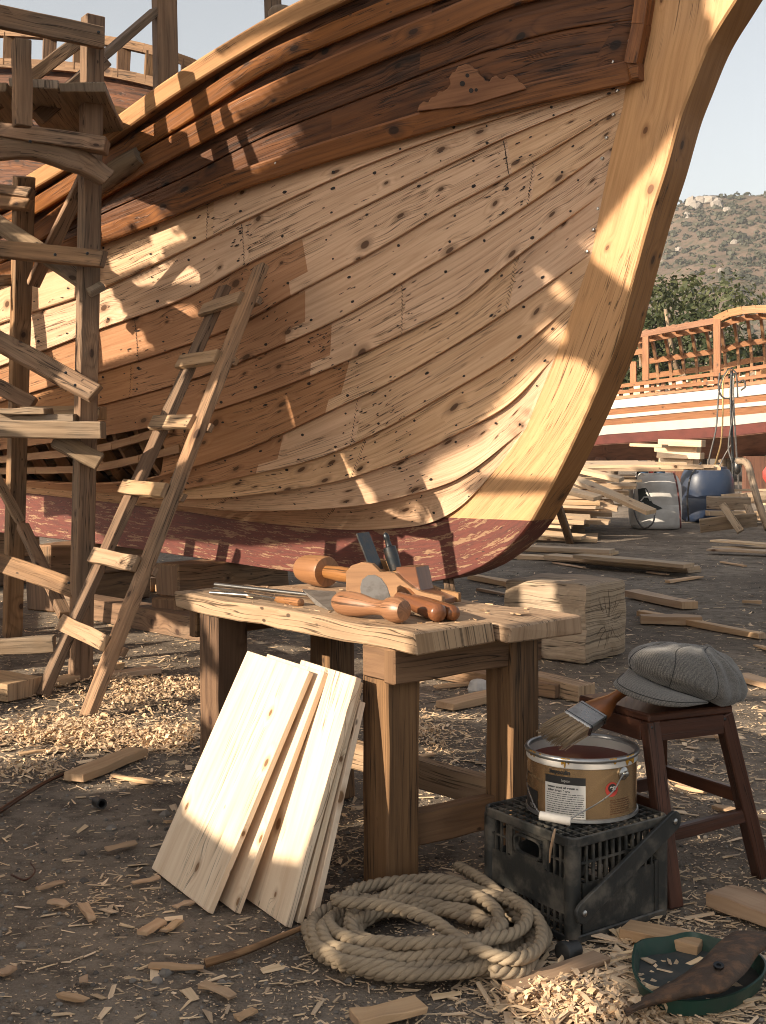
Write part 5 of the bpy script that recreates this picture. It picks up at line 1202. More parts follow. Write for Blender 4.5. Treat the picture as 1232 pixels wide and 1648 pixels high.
# broken slatted frame against the blue drum
fr = thing('slatted_frame', G(1170, 858), 'broken weathered frame of two wide slats and a diagonal, leaning on the blue drum', 'frame')
def fb(name, a, b, hp, t, tone):
    p, q = P(*a), P(*b); mb = MB(); mb.beam(p, q, t, hp * a[2] / F, up=img_up(p, q, V((0, 1, .3))), tone=tone, jit=.006); mb.build(name, M['grey'], fr, bev=.005)
fb('slat', (1137, 809, 18.2), (1208, 811, 18.0), 21, .05, .3); fb('slat', (1126, 846, 17.9), (1218, 836, 17.8), 23, .05, .7); fb('diagonal_slat', (1162, 812, 17.9), (1192, 856, 17.6), 12, .05, .5); fb('upright', (1196, 796, 18.1), (1212, 838, 17.9), 12, .05, .1)
mb = MB(); mb.lathe(P(1244, 782, 22), (0, 0, 1), [(0, .02), (.04, .12), (.14, .18), (.26, .18), (.36, .11), (.4, .02)], 16); mb.build('red_float', M['redp'], None, smooth=True, label='red plastic float half cut off by the right edge', cat='float')
# clutter heap behind the pole
for k in range(16):
    d = U(20.5, 23); x = U(1192, 1290); mb = MB(); c = P(x, 0, d); c.z = U(.05, .75) * (1 - abs(x - 1230) / 140); a = U(-.4, .4); l = U(.3, .9)
    mb.beam(c - V((cos(a), sin(a), U(-.1, .2))) * l, c + V((cos(a), sin(a), 0)) * l, U(.1, .2), U(.03, .08), up=(0, 0, 1), seg=2, jit=.006); mb.build('scrap_timber', M['pile'], None, label='scrap timber in the heap behind the bent pole at the right edge', cat='timber', group='heap of scrap behind the bent pole')
# ------------------------------------------------------------------ the far boat under construction
random.seed(23)
FO = P(1090, 700, 33.0); FO.z = 0; fph = radians(-24); FA = V((cos(fph), sin(fph), 0)); FN = V((FA.y, -FA.x, 0)); FN = FN if FN.y < 0 else -FN
def FP(px, py, off=0.0):
    k = (px - CX) / F; o = FO + FN * off; s = (k * o.y - o.x) / (FA.x - k * FA.y); p = o + FA * s; p.z = H - (py - HY) / F * p.y; return p
M['fwhite'] = plain('white painted strake', (.44, .405, .36), .5, var=.4, vscale=2.0, c2=(.38, .32, .26))
M['maroon'] = plain('maroon bottom paint', (.17, .055, .045), .6, var=.6, vscale=2.2, c2=(.09, .035, .03))
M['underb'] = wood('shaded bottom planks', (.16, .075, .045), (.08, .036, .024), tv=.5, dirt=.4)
far = thing('far_wooden_boat', FO, 'distant wooden boat frame with white and brown hull stripes and open arched cabin hoops', 'boat')
def bulge(z): return .0
XS = [900, 940, 976, 1010, 1050, 1090, 1130, 1169, 1200, 1232, 1275, 1330]
def yl(pts, x): return lerp_tab(pts, x)
LN = {'cap': [(940, 643), (976, 640), (1151, 624), (1232, 612)], 'w1a': [(940, 649), (973, 646), (1169, 625), (1232, 618)], 'w1b': [(940, 662), (973, 659), (1169, 641), (1232, 634)],
      'b1b': [(940, 673), (970, 669), (1169, 651), (1232, 645)], 'w2b': [(940, 679), (970, 675), (1169, 657), (1232, 652)], 'b2b': [(940, 690), (970, 685), (1169, 670), (1232, 664)],
      'w3b': [(940, 704), (970, 699), (1169, 685), (1232, 678)], 'mb': [(940, 716), (970, 713), (1169, 701), (1232, 694)], 'ub': [(940, 742), (970, 740), (1169, 735), (1232, 730)]}
def band(name, a, b, mat, o0, o1, th=.05):
    mb = MB(); r = [[FP(x, yl(LN[a], x), o0) for x in XS], [FP(x, yl(LN[b], x), o1) for x in XS]]
    uv = [[(i * .8, 0) for i in range(len(XS))], [(i * .8, .2) for i in range(len(XS))]]
    mb.grid(r, uv=uv); return mb.build(name, mat, far, solid=th)
band('sheer_strake', 'cap', 'w1a', M['orange'], 0.0, .02); band('white_stripe', 'w1a', 'w1b', M['fwhite'], .05, .05); band('brown_planking', 'w1b', 'b1b', M['orange'], .02, .0)
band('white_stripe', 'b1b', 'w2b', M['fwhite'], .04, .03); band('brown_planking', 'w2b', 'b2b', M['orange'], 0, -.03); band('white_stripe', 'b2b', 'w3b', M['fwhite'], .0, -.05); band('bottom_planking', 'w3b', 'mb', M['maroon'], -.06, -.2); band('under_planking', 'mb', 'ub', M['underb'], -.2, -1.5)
def fbeam(name, a, b, w, h, tone=None, off=0.0, mat='orange', offb=None):
    p, q = FP(a[0], a[1], off), FP(b[0], b[1], off if offb is None else offb); mb = MB(); mb.beam(p, q, w, h, up=(0, 0, 1) if abs((q - p).normalized().z) < .8 else FN, tone=tone, seg=2, jit=.004); return mb.build(name, M[mat], far)
fbeam('rail', (900, 634), (1151, 602), .12, .10); fbeam('rail', (1151, 602), (1330, 575), .12, .10); fbeam('rail', (900, 642), (1151, 615), .10, .09); fbeam('rail', (1151, 615), (1330, 592), .10, .09)
for x in range(948, 1300, 17):
    fbeam('stanchion', (x, yl(LN['cap'], x) + 2), (x, yl([(985, 620), (1151, 603), (1232, 588)], x)), .09, .09, off=-.08)
fbeam('deck_post', (1019, 618), (1019, 582), .16, .14, off=-.1); fbeam('cabin_post', (1039, 612), (1039, 539), .16, .14); fbeam('cabin_post', (1154, 606), (1154, 514), .18, .16)
fbeam('cabin_beam', (1008, 543), (1152, 516), .14, .16); fbeam('cabin_rail', (985, 574), (1036, 565), .12, .14, off=-.3)
# roof hoops: bent from the near beam up and over to the far side
WD = 2.2
def hoop(x, y, first=False, n=10):
    p = FP(x, y); pts = []; zr = FP(x, yl(LN['cap'], x)).z
    for i in range(n + 1):
        t = i / n
        an = .12 + (pi / 2 - .12) * t; q = p - FN * (WD * (sin(an) ** .95 - sin(.12) ** .95)); q.z = zr + (p.z + .03 + .18 * sin(pi * min(1, t * 2)) * (t < .5) - zr) * max(0, cos(an)) ** .72
        pts.append(q)
    mb = MB()
    for a, b in zip(pts, pts[1:]): mb.beam(a, b + (b - a) * .05, .075, .13, up=(0, 0, 1) if abs((b - a).normalized().z) < .7 else FN, seg=1, jit=.001, tone=.3)
    mb.build('roof_hoop', M['rib'], far); return pts
hs_ = [hoop(x, 543 - (x - 1008) * .1875) for x in (1014, 1036, 1058, 1080, 1102, 1126, 1150)] + [hoop(x, y) for x, y in ((1172, 506), (1194, 501), (1216, 499), (1240, 499), (1266, 500), (1292, 502))]
for idx in (3, 6, 8):
    mb = MB()
    for a, b in zip(hs_, hs_[1:]): mb.beam(a[idx] + V((0, 0, -.06)), b[idx] + V((0, 0, -.06)), .15, .07, up=FN, seg=1, jit=.002, tone=.2)
    mb.build('cabin_stringer', M['orange'], far)
mb = MB()
for a, b in zip(hs_[6:], hs_[7:]): mb.beam(a[0], b[0], .14, .2, up=(0, 0, 1), seg=1, jit=.004)
mb.build('roof_edge', M['rib'], far)
for k in range(14):
    x = U(960, 1260); y = yl(LN['cap'], x) - U(2, 14); mb = MB(); c = FP(x, y, -U(.6, 1.8)); mb.beam(c, c + FA * U(.3, .9) + V((0, 0, U(-.1, .2))), U(.1, .2), U(.12, .3)); mb.build('deck_timber', M['fresh' if k % 3 else 'rib'], far)
mb = MB(); mb.grid([[FP(x, yl(LN['cap'], x) + 3, -.1) for x in XS], [FP(x, yl(LN['cap'], x) + 3, -.1) - FN * WD for x in XS]]); mb.build('deck', M['rib'], far, solid=.05)
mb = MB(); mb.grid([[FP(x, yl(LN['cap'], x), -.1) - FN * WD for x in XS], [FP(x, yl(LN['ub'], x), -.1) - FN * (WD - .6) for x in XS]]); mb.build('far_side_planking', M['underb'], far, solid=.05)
# cribbing below it
for i, (x0, x1, y, h, dd_) in enumerate([(1062, 1132, 712, 11, 30.0), (1056, 1125, 722, 10, 30.4), (1060, 1130, 732, 10, 30.0), (1064, 1120, 742, 10, 30.3), (1018, 1070, 716, 5, 29.6)]):
    mb = MB(); mb.beam(P(x0, y, dd_), P(x1, y + 2, dd_ - .6), .3, h * dd_ / F, up=(0, 0, 1), tone=R()); mb.build('cribbing_baulk', M['pile'], None, bev=.01, label='stacked baulk of the cribbing under the distant striped boat', cat='baulk', group='cribbing under the distant boat')
for x, w_ in ((965, .3), (1085, .5), (1215, .6)):
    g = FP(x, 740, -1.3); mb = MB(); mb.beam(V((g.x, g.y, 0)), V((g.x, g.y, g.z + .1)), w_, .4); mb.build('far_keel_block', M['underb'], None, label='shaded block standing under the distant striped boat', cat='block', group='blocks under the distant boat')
# ------------------------------------------------------------------ trees behind the far boat
M['leaf'] = None
def leafmat(name, c1, c2):
    m, nt, bs = newmat(name); T = nd(nt, 'ShaderNodeAttribute', attribute_name='tone').outputs['Fac']
    setb(nt, bs, Base_Color=mixc(nt, T, c1, c2), Roughness=.6, Specular_IOR_Level=.25); 
    tr = nd(nt, 'ShaderNodeBsdfTranslucent', {0: (c2[0] * 1.2, c2[1] * 1.2, c2[2] * .8, 1)}); mx = nd(nt, 'ShaderNodeMixShader', {0: .25, 1: bs.outputs[0], 2: tr.outputs[0]})
    nt.links.new(mx.outputs[0], [n for n in nt.nodes if n.type == 'OUTPUT_MATERIAL'][0].inputs[0]); return m
M['leaf'] = leafmat('olive leaves', (.035, .045, .018), (.085, .09, .038)); M['leaf2'] = leafmat('dark leaves', (.022, .032, .013), (.06, .07, .028)); M['scrub'] = leafmat('hill scrub', (.035, .038, .024), (.075, .072, .046))
def tree(x, y, hgt, wid, mat, lab, n=3600, ls=.13):
    g = V((x, y, 0)); t = thing('leafy_tree', g, lab, 'tree', 'trees behind the far boat')
    mb = MB()
    tips = []
    for k in range(6):
        a = 2 * pi * k / 6 + U(-.3, .3); q = [g + V((0, 0, 0)), g + V((U(-.2, .2), U(-.2, .2), hgt * .25)), g + V((cos(a) * wid * .3, sin(a) * wid * .3, hgt * .5)), g + V((cos(a) * wid * .42, sin(a) * wid * .42, hgt * .75))]
        mb.tube(cr(q, 8), [.22 - .022 * i for i in range(8)], 6); tips.append(q[-1])
    mb.build('trunk', M['grey'], t, smooth=True)
    mb = MB(); cl = []
    for k in range(46):
        a, e = U(0, 2 * pi), U(-.75, 1); rr = U(.35, 1) ** .5
        cl.append((g + V((cos(a) * wid * .5 * rr * sqrt(max(0.05, 1 - e * e * .75)), sin(a) * wid * .5 * rr * sqrt(max(.05, 1 - e * e * .75)), hgt * (.56 + .40 * e * rr))), U(.5, 1.1) * wid * .16, U(-.25, .25)))
    for _ in range(n):
        c, r, tn = random.choice(cl); v = V((random.gauss(0, 1), random.gauss(0, 1), random.gauss(0, .8))); v = v.normalized() * r * U(.5, 1.05) ** .6
        p = c + v; nn = (v.normalized() + V((U(-.7, .7), U(-.7, .7), U(-.2, .9)))).normalized(); s = nn.cross(V((U(-1, 1), U(-1, 1), U(-1, 1)))).normalized(); u = nn.cross(s); l = ls * U(.7, 1.5); i0 = len(mb.v)
        mb.v += [p - s * l * .45, p + u * l * 1.1, p + s * l * .45, p - u * l * .6]; mb.face(range(i0, i0 + 4), [(0, 0)] * 4, min(1, max(0, .45 + tn + U(-.3, .3))))
    mb.build('crown', mat, t)
for i, (px, d, hg, wd, m, lab) in enumerate([(1052, 47, 7.4, 6.2, 'leaf2', 'dark bushy tree nearest the big stem'), (1128, 49, 8.5, 7.0, 'leaf', 'tall olive-green tree in the middle behind the far boat'), (1205, 46, 4.6, 6.4, 'leaf2', 'lower dark bush behind the cabin hoops'), (1270, 48, 5.4, 6.0, 'leaf', 'bush at the right edge behind the far boat'), (985, 50, 6.4, 6.0, 'leaf2', 'tree mostly hidden behind the big stem'), (1095, 44, 4.4, 6.0, 'leaf2', 'low shrub filling the gap below the tall olive tree'), (1165, 44, 4.2, 5.2, 'leaf', 'low green shrub seen through the cabin hoops')]):
    tree((px - CX) * d / F, d, hg, wd, M[m], lab, 4200 if hg > 5 else 3200, .14)
# ------------------------------------------------------------------ hill
def hill_mat():
    m, nt, bs = newmat('dry hillside'); pos = nd(nt, 'ShaderNodeTexCoord').outputs['Object']
    n = noise(nt, pos, .035, 6, .65); n2 = noise(nt, pos, .22, 5, .7)
    col = mixc(nt, sstep(nt, n, .35, .65), (.085, .062, .047), (.125, .09, .068))
    col = mixc(nt, sstep(nt, n2, .45, .62), col, (.06, .056, .038))
    rk = noise(nt, nd(nt, 'ShaderNodeMapping', {0: pos, 3: (1, 1, 2.5)}).outputs[0], .05, 4, .6)
    col = mixc(nt, sstep(nt, rk, .66, .70), col, (.22, .19, .165))
    setb(nt, bs, Base_Color=col, Roughness=.95, Specular_IOR_Level=.05); bump(nt, bs, n2, .8, .6); return m
RID = [(-900, 640), (0, 560), (500, 470), (900, 405), (980, 384), (1062, 352), (1100, 336), (1125, 328), (1150, 323), (1190, 320), (1232, 314), (1320, 300), (1500, 310), (1900, 380), (2600, 520)]
HD0, HD1 = 230.0, 460.0
def hill_pt(px, t):
    d = HD0 + (HD1 - HD0) * t; ztop = H + (HY - lerp_tab(RID, px)) / F * HD1
    x = (px - CX) * d / F; s = t ** 1.15
    z = -2 + (ztop + 2) * s + 7 * mnoise.fractal(V((x * .012, d * .012, 1)), 1.0, 2.0, 5) * min(1, t * 3) * (1 if t < .98 else .35) + 1.6 * mnoise.noise(V((x * .09, d * .09, 4))) * min(1, t * 4)
    return V((x, d, z))
mb = MB(); rows = []; px_l = [-900 + i * 50 for i in range(37)] + [950 + i * 7 for i in range(60)] + [1370 + i * 60 for i in range(21)]
for j in range(61): rows.append([hill_pt(px, j / 60) for px in px_l])
rows.append([V((p.x, p.y + 60, p.z - 40)) for p in rows[-1]])
mb.grid(rows, uv=None); mb.build('hill', hill_mat(), None, smooth=True, kind='structure')
mb = MB()
for _ in range(3200):
    px = U(940, 1340); t = U(.05, 1.0); p = hill_pt(px, t)
    if mnoise.noise(V((p.x * .03, p.y * .03, 7))) < U(-.55, .35): continue
    r = U(.5, 1.0) + 1.1 * R() ** 3; tn = U(.1, .9)
    for k in range(15):
        v = V((random.gauss(0, 1), random.gauss(0, 1), abs(random.gauss(0, .8)))).normalized() * r * U(.6, 1); q = p + v; s = v.cross(V((U(-1, 1), U(-1, 1), U(-1, 1)))).normalized(); u = (v.normalized() + V((U(-.5, .5), U(-.5, .5), .3))).cross(s).normalized(); l = r * .42; i0 = len(mb.v)
        mb.v += [q - s * l, q + u * l, q + s * l, q - u * l]; mb.face(range(i0, i0 + 4), [(0, 0)] * 4, min(1, max(0, tn + U(-.2, .2))))
mb.build('hill_scrub', M['scrub'], None, kind='stuff', label='dark green scrub scattered over the dry hillside', cat='scrub')
mb = MB()
for px, t, w_, h_ in [(1116, .94, 2.6, 1.6), (1127, .955, 3.0, 1.5), (1141, .952, 3.4, 1.3), (1152, .945, 2.2, 1.0), (1104, .9, 1.2, 1.0), (1152, .93, 2.0, 1.4), (1112, .955, 2.4, 2.2), (1168, .9, 1.4, .9), (1090, .8, 1.3, .8), (1180, .75, 1.2, .8), (1158, .6, 1.0, .7)]:
    p = hill_pt(px, t); rings = []
    for z, s in ((-1.5, 1.1), (h_ * .3, 1.0), (h_ * .75, .75), (h_, .35)): rings.append([p + V((w_ * s * cos(q * .785) * U(.75, 1.2), w_ * .8 * s * sin(q * .785) * U(.75, 1.2) - 1, z + U(-.3, .3))) for q in range(8)])
    mb.ring_skin(rings)
mb.build('rock_outcrops', plain('pale limestone', (.2, .175, .15), .9, var=.5, vscale=.8, c2=(.2, .17, .14), bmp=.4, bscale=3), None, kind='stuff', label='pale limestone outcrops near the hill crest', cat='rocks')
# ------------------------------------------------------------------ yard ground
random.seed(31)
def ground_mat():
    m, nt, bs = newmat('gritty yard dirt'); pos = nd(nt, 'ShaderNodeTexCoord').outputs['Object']
    a = noise(nt, pos, .9, 6, .62); b = noise(nt, pos, 11, 6, .68); c = noise(nt, pos, 120, 3, .75); d = noise(nt, pos, 3.2, 4, .6)
    col = mixc(nt, sstep(nt, a, .36, .64), (.155, .122, .094), (.265, .217, .17))
    col = mixc(nt, sstep(nt, d, .52, .68, 0, .8), col, (.072, .056, .045))
    col = mixc(nt, sstep(nt, b, .45, .66, 0, .7), col, (.085, .068, .055))
    col = mixc(nt, sstep(nt, c, .5, .72, 0, .6), col, (.31, .265, .215))
    xy = nd(nt, 'ShaderNodeSeparateXYZ', {0: pos}); saw = 0.0
    for cx, cy, rx, ry, s_ in ((-1.5, 6.4, 1.15, 1.2, 1.0), (.3, 6.0, .6, .9, .8), (.55, 3.15, .5, .4, .8), (1.5, 4.6, .8, 1.0, .35), (-2.2, 8.5, 1.6, 1.2, .6)):   # sawdust trodden into the dirt
        q = mth(nt, 'ADD', mth(nt, 'POWER', mth(nt, 'ABSOLUTE', mth(nt, 'DIVIDE', mth(nt, 'SUBTRACT', xy.outputs[0], cx), rx)), 2), mth(nt, 'POWER', mth(nt, 'ABSOLUTE', mth(nt, 'DIVIDE', mth(nt, 'SUBTRACT', xy.outputs[1], cy), ry)), 2))
        saw = mth(nt, 'ADD', saw, sstep(nt, q, .1, 1.3, s_, 0.0))
    sm_ = sstep(nt, mth(nt, 'ADD', mth(nt, 'MULTIPLY', saw, .34), mth(nt, 'ADD', mth(nt, 'MULTIPLY', b, .5), mth(nt, 'MULTIPLY', c, .4))), .52, .72)
    col = mixc(nt, mth(nt, 'MULTIPLY', sm_, .8), col, mixc(nt, c, (.50, .36, .22), (.32, .22, .13)))
    gr = 0.0
    for sc_, th_, k_ in ((70, .13, .8), (170, .2, .7)):
        v = nd(nt, 'ShaderNodeTexVoronoi', {'Vector': pos, 'Scale': sc_}); vc = nd(nt, 'ShaderNodeSeparateColor', {0: v.outputs['Color']})
        g_ = mth(nt, 'MULTIPLY', mth(nt, 'LESS_THAN', vc.outputs[0], th_), sstep(nt, v.outputs['Distance'], .22, .42, 1, 0))
        col = mixc(nt, mth(nt, 'MULTIPLY', g_, k_), col, mixc(nt, vc.outputs[1], (.40, .34, .27), (.11, .09, .075)))
        gr = mth(nt, 'ADD', gr, g_)
    setb(nt, bs, Base_Color=col, Roughness=.95, Specular_IOR_Level=.12)
    bump(nt, bs, mth(nt, 'ADD', mth(nt, 'ADD', mth(nt, 'MULTIPLY', b, 1.3), mth(nt, 'MULTIPLY', c, .45)), mth(nt, 'MULTIPLY', gr, .35)), 1.0, .022)
    return m
ys = [-30, -8, -2, 0.5, 1.6] + [2.4 * (1.0185 ** i) for i in range(150)] + [45, 60, 90, 150, 260, 600, 1500, 4000]
xs_ = [-1.0 + 2 * i / 120 for i in range(121)]
def gz(x, y):
    f = min(1, max(0, (y - 1.8) / .4)) * max(0.0, 1 - y / 30)
    return -.004 + f * (.008 * mnoise.noise(V((x * 2.1, y * 2.1, 0))) + .005 * mnoise.noise(V((x * 7, y * 7, 2))) + .003 * mnoise.noise(V((x * 19, y * 19, 5)))) - (.006 * f)
rows = []
for y in ys:
    hw = max(6.0, abs(y) * .62 + 2) if y < 45 else y * 3 + 40
    rows.append([V((x * hw, y, gz(x * hw, y) if 1.6 < y < 30 else -.008)) for x in xs_])
mb = MB(); mb.grid(rows[::-1]); gm = mb.build('ground', ground_mat(), None, smooth=True, kind='structure')
# wood chips and splinters
M['chip'] = wood('wood chips', (.66, .50, .33), (.48, .34, .21), knot=0, tv=.7, grey=.0, rough=.7, bmp=.05, ring=.3)
M['shav'] = wood('plane shavings', (.68, .50, .32), (.54, .37, .22), knot=0, tv=.6, rough=.6, bmp=.03, ring=.3)
def chip(mb, c, l, w_, t, a, tilt=0.0, tone=None):
    d = V((cos(a), sin(a), tilt)); s = V((-sin(a), cos(a), U(-.25, .25))); n = d.cross(s).normalized(); i0 = len(mb.v)
    w0, w1 = w_ * U(.3, 1.1), w_ * U(.2, 1.1); sk = U(-.25, .25) * l
    q = [c - d * l - s * w0, c + d * (l + sk) - s * w1, c + d * (l - sk) + s * w1, c - d * l * U(.7, 1) + s * w0]
    mb.v += q + [p + n * t for p in q]; tone = R() if tone is None else tone; o = R() * 9
    uv = [(o, o), (o + 2 * l, o), (o + 2 * l, o + 2 * w_), (o, o + 2 * w_)]
    mb.face((i0 + 4, i0 + 5, i0 + 6, i0 + 7), uv, tone)
    for k in range(4): k2 = (k + 1) % 4; mb.face((i0 + k, i0 + k2, i0 + 4 + k2, i0 + 4 + k), uv, tone)
def dens(x, y):
    """chips per place: px coordinates of the photograph -> relative density"""
    d = .13 + .18 * max(0, mnoise.noise(V((x * .011, y * .02, 3))))
    if y < 1260: d += .30
    elif x < 480: d *= .6
    for cx, cy, rx, ry, a in [(150, 1180, 230, 75, 1.0), (250, 1110, 160, 50, .7), (900, 1590, 130, 60, 1.5), (1010, 1625, 160, 40, 1.5), (1060, 1520, 110, 60, .7), (1150, 1440, 130, 90, .35), (720, 1190, 110, 90, .8), (1120, 1250, 130, 90, .55), (180, 1440, 120, 60, .3), (340, 1010, 260, 45, .8), (100, 1020, 160, 50, .8), (960, 940, 200, 50, .3), (560, 1330, 90, 60, .7), (690, 1400, 150, 40, .5), (450, 1570, 200, 60, .1), (1100, 1600, 140, 40, .8)]:
        q = ((x - cx) / rx) ** 2 + ((y - cy) / ry) ** 2; d += a * exp(-q * 1.4)
    return d
mb = MB(); cnt = 0
while cnt < 19500:
    px, py = U(-320, 1560), 868 + (1690 - 868) * R() ** .92
    if R() > dens(px, py): continue
    g = G(px, py); cnt += 1
    big = R() ** 3
    flake = R() < .04
    l = (.0035 + .034 * big * U(.4, 1)) * (1 if g.y < 6 else 1.5); w_ = l * U(.06, .3) if big > .12 else l * U(.2, .7)
    if flake: l = U(.014, .045); w_ = l * U(.25, .6)
    chip(mb, g + V((0, 0, gz(g.x, g.y) + .002 + U(0, .006))), l, min(w_, .016 if flake else .008), U(.0005, .0025), U(0, pi), U(-.18, .18), R())
for _ in range(520):   # larger split flakes lying in the litter by the crate and tray
    px, py = random.gauss(980, 130), random.gauss(1580, 48)
    if not (760 < px < 1290 and 1470 < py < 1690): continue
    g = G(px, py); l = U(.012, .05); chip(mb, g + V((0, 0, gz(g.x, g.y) + U(.002, .016))), l, l * U(.15, .4), U(.001, .004), U(0, pi), U(-.3, .3), R())
for _ in range(28000):  # crumbs
    px, py = U(-320, 1560), 868 + 822 * R() ** .8
    if R() > .25 + dens(px, py): continue
    g = G(px, py); l = U(.0015, .006); chip(mb, g + V((0, 0, gz(g.x, g.y) + .001)), l, l * U(.3, .8), .001, U(0, pi), 0.0, R())
mb.build('wood_chips', M['chip'], None, kind='stuff', label='wood chips and splinters littering the yard ground', cat='wood chips')
# curled shavings in drifts
def curl(mb, c, w_, r, turns, a, tone):
    d = V((cos(a), sin(a), U(-.3, .3))).normalized(); up = V((0, 0, 1)); s = d.cross(up).normalized(); n = max(5, int(turns * 8)); rows = [[], []]
    ph = U(0, 6)
    for i in range(n + 1):
        t = i / n; an = ph + turns * 2 * pi * t; rr = r * (1 - .35 * t)
        p = c + s * (rr * cos(an)) + V((0, 0, 1)) * (rr * sin(an) + r * .7) + d * (t * w_ * U(.5, .9))
        rows[0].append(p); rows[1].append(p + d * w_)
    mb.grid(rows, tone=tone, uv=[[(i * .02, 0) for i in range(n + 1)], [(i * .02, w_) for i in range(n + 1)]])
mb = MB()
for cx, cy, rx, ry, n, hh in [(120, 1185, 150, 32, 2300, .045), (270, 1190, 90, 26, 800, .03), (210, 1115, 130, 38, 1300, .05), (300, 1105, 60, 30, 300, .04), (905, 1610, 90, 34, 330, .03), (990, 1632, 110, 22, 450, .015), (690, 1180, 60, 40, 260, .01), (60, 1240, 90, 20, 160, .01)]:
    for _ in range(n):
        a, r = U(0, 2 * pi), sqrt(-math.log(max(1e-4, R()))) * .62; px, py = cx + rx * r * cos(a), cy + ry * r * sin(a); g = G(px, py)
        if mnoise.noise(V((px * .02, py * .04, 11))) < -.28: continue
        z = hh * exp(-r * r * 1.6) * U(.2, 1.0); s_ = .6 + 1.5 * R() ** 3; q = R()
        if q < .42: curl(mb, g + V((0, 0, z)), U(.004, .012) * s_, U(.004, .011) * s_, U(.3, 1.3), U(0, 2 * pi), R())
        elif q < .6:   # long loose ribbon
            d = U(0, 2 * pi); l = U(.03, .11); w_ = U(.004, .011); c0 = g + V((0, 0, z + .004)); bb = U(-.5, .5); rows = [[], []]
            for k in range(7):
                t = k / 6; an = d + bb * t * 2; p = c0 + V((cos(d) * l * t - sin(d) * bb * l * t * t, sin(d) * l * t + cos(d) * bb * l * t * t, .012 * abs(sin(t * 5 + a))))
                rows[0].append(p); rows[1].append(p + V((-sin(an), cos(an), U(-.6, .6))) * w_)
            mb.grid(rows, tone=R(), uv=[[(k * .02, 0) for k in range(7)], [(k * .02, w_) for k in range(7)]])
        else: chip(mb, g + V((0, 0, z + .002)), U(.006, .03) * s_, U(.002, .008), .0008, U(0, pi), U(-.5, .5), R())
mb.build('wood_shavings', M['shav'], None, kind='stuff', label='drift of pale curled plane shavings below the ladder and beside the tray', cat='wood shavings')
# small stones
mb = MB()
for _ in range(1500):
    px, py = U(-60, 1290), 880 + 800 * R() ** .8; g = G(px, py); r = U(.003, .010) * (1 + (R() < .05) * 1.2); g.z = gz(g.x, g.y) + r * .3
    tone = R(); b0 = len(mb.v)
    for z, s in ((-.6, .8), (.1, 1.0), (.6, .55)):
        for q in range(5): mb.v.append(g + V((r * s * cos(q * 1.257) * U(.7, 1.25), r * s * sin(q * 1.257) * U(.7, 1.25), r * z)))
    for j in range(2):
        for q in range(5): q2 = (q + 1) % 5; mb.face((b0 + j * 5 + q, b0 + j * 5 + q2, b0 + j * 5 + 5 + q2, b0 + j * 5 + 5 + q), [(0, 0)] * 4, tone)
    mb.face(range(b0 + 10, b0 + 15), [(0, 0)] * 5, tone)
def stone_mat():
    m, nt, bs = newmat('grit stones'); T = nd(nt, 'ShaderNodeAttribute', attribute_name='tone').outputs['Fac']; setb(nt, bs, Base_Color=mixc(nt, T, (.07, .06, .052), (.21, .185, .16)), Roughness=.9); return m
mb.build('pebbles', stone_mat(), None, kind='stuff', label='small grit and pebbles bedded in the dirt', cat='pebbles')
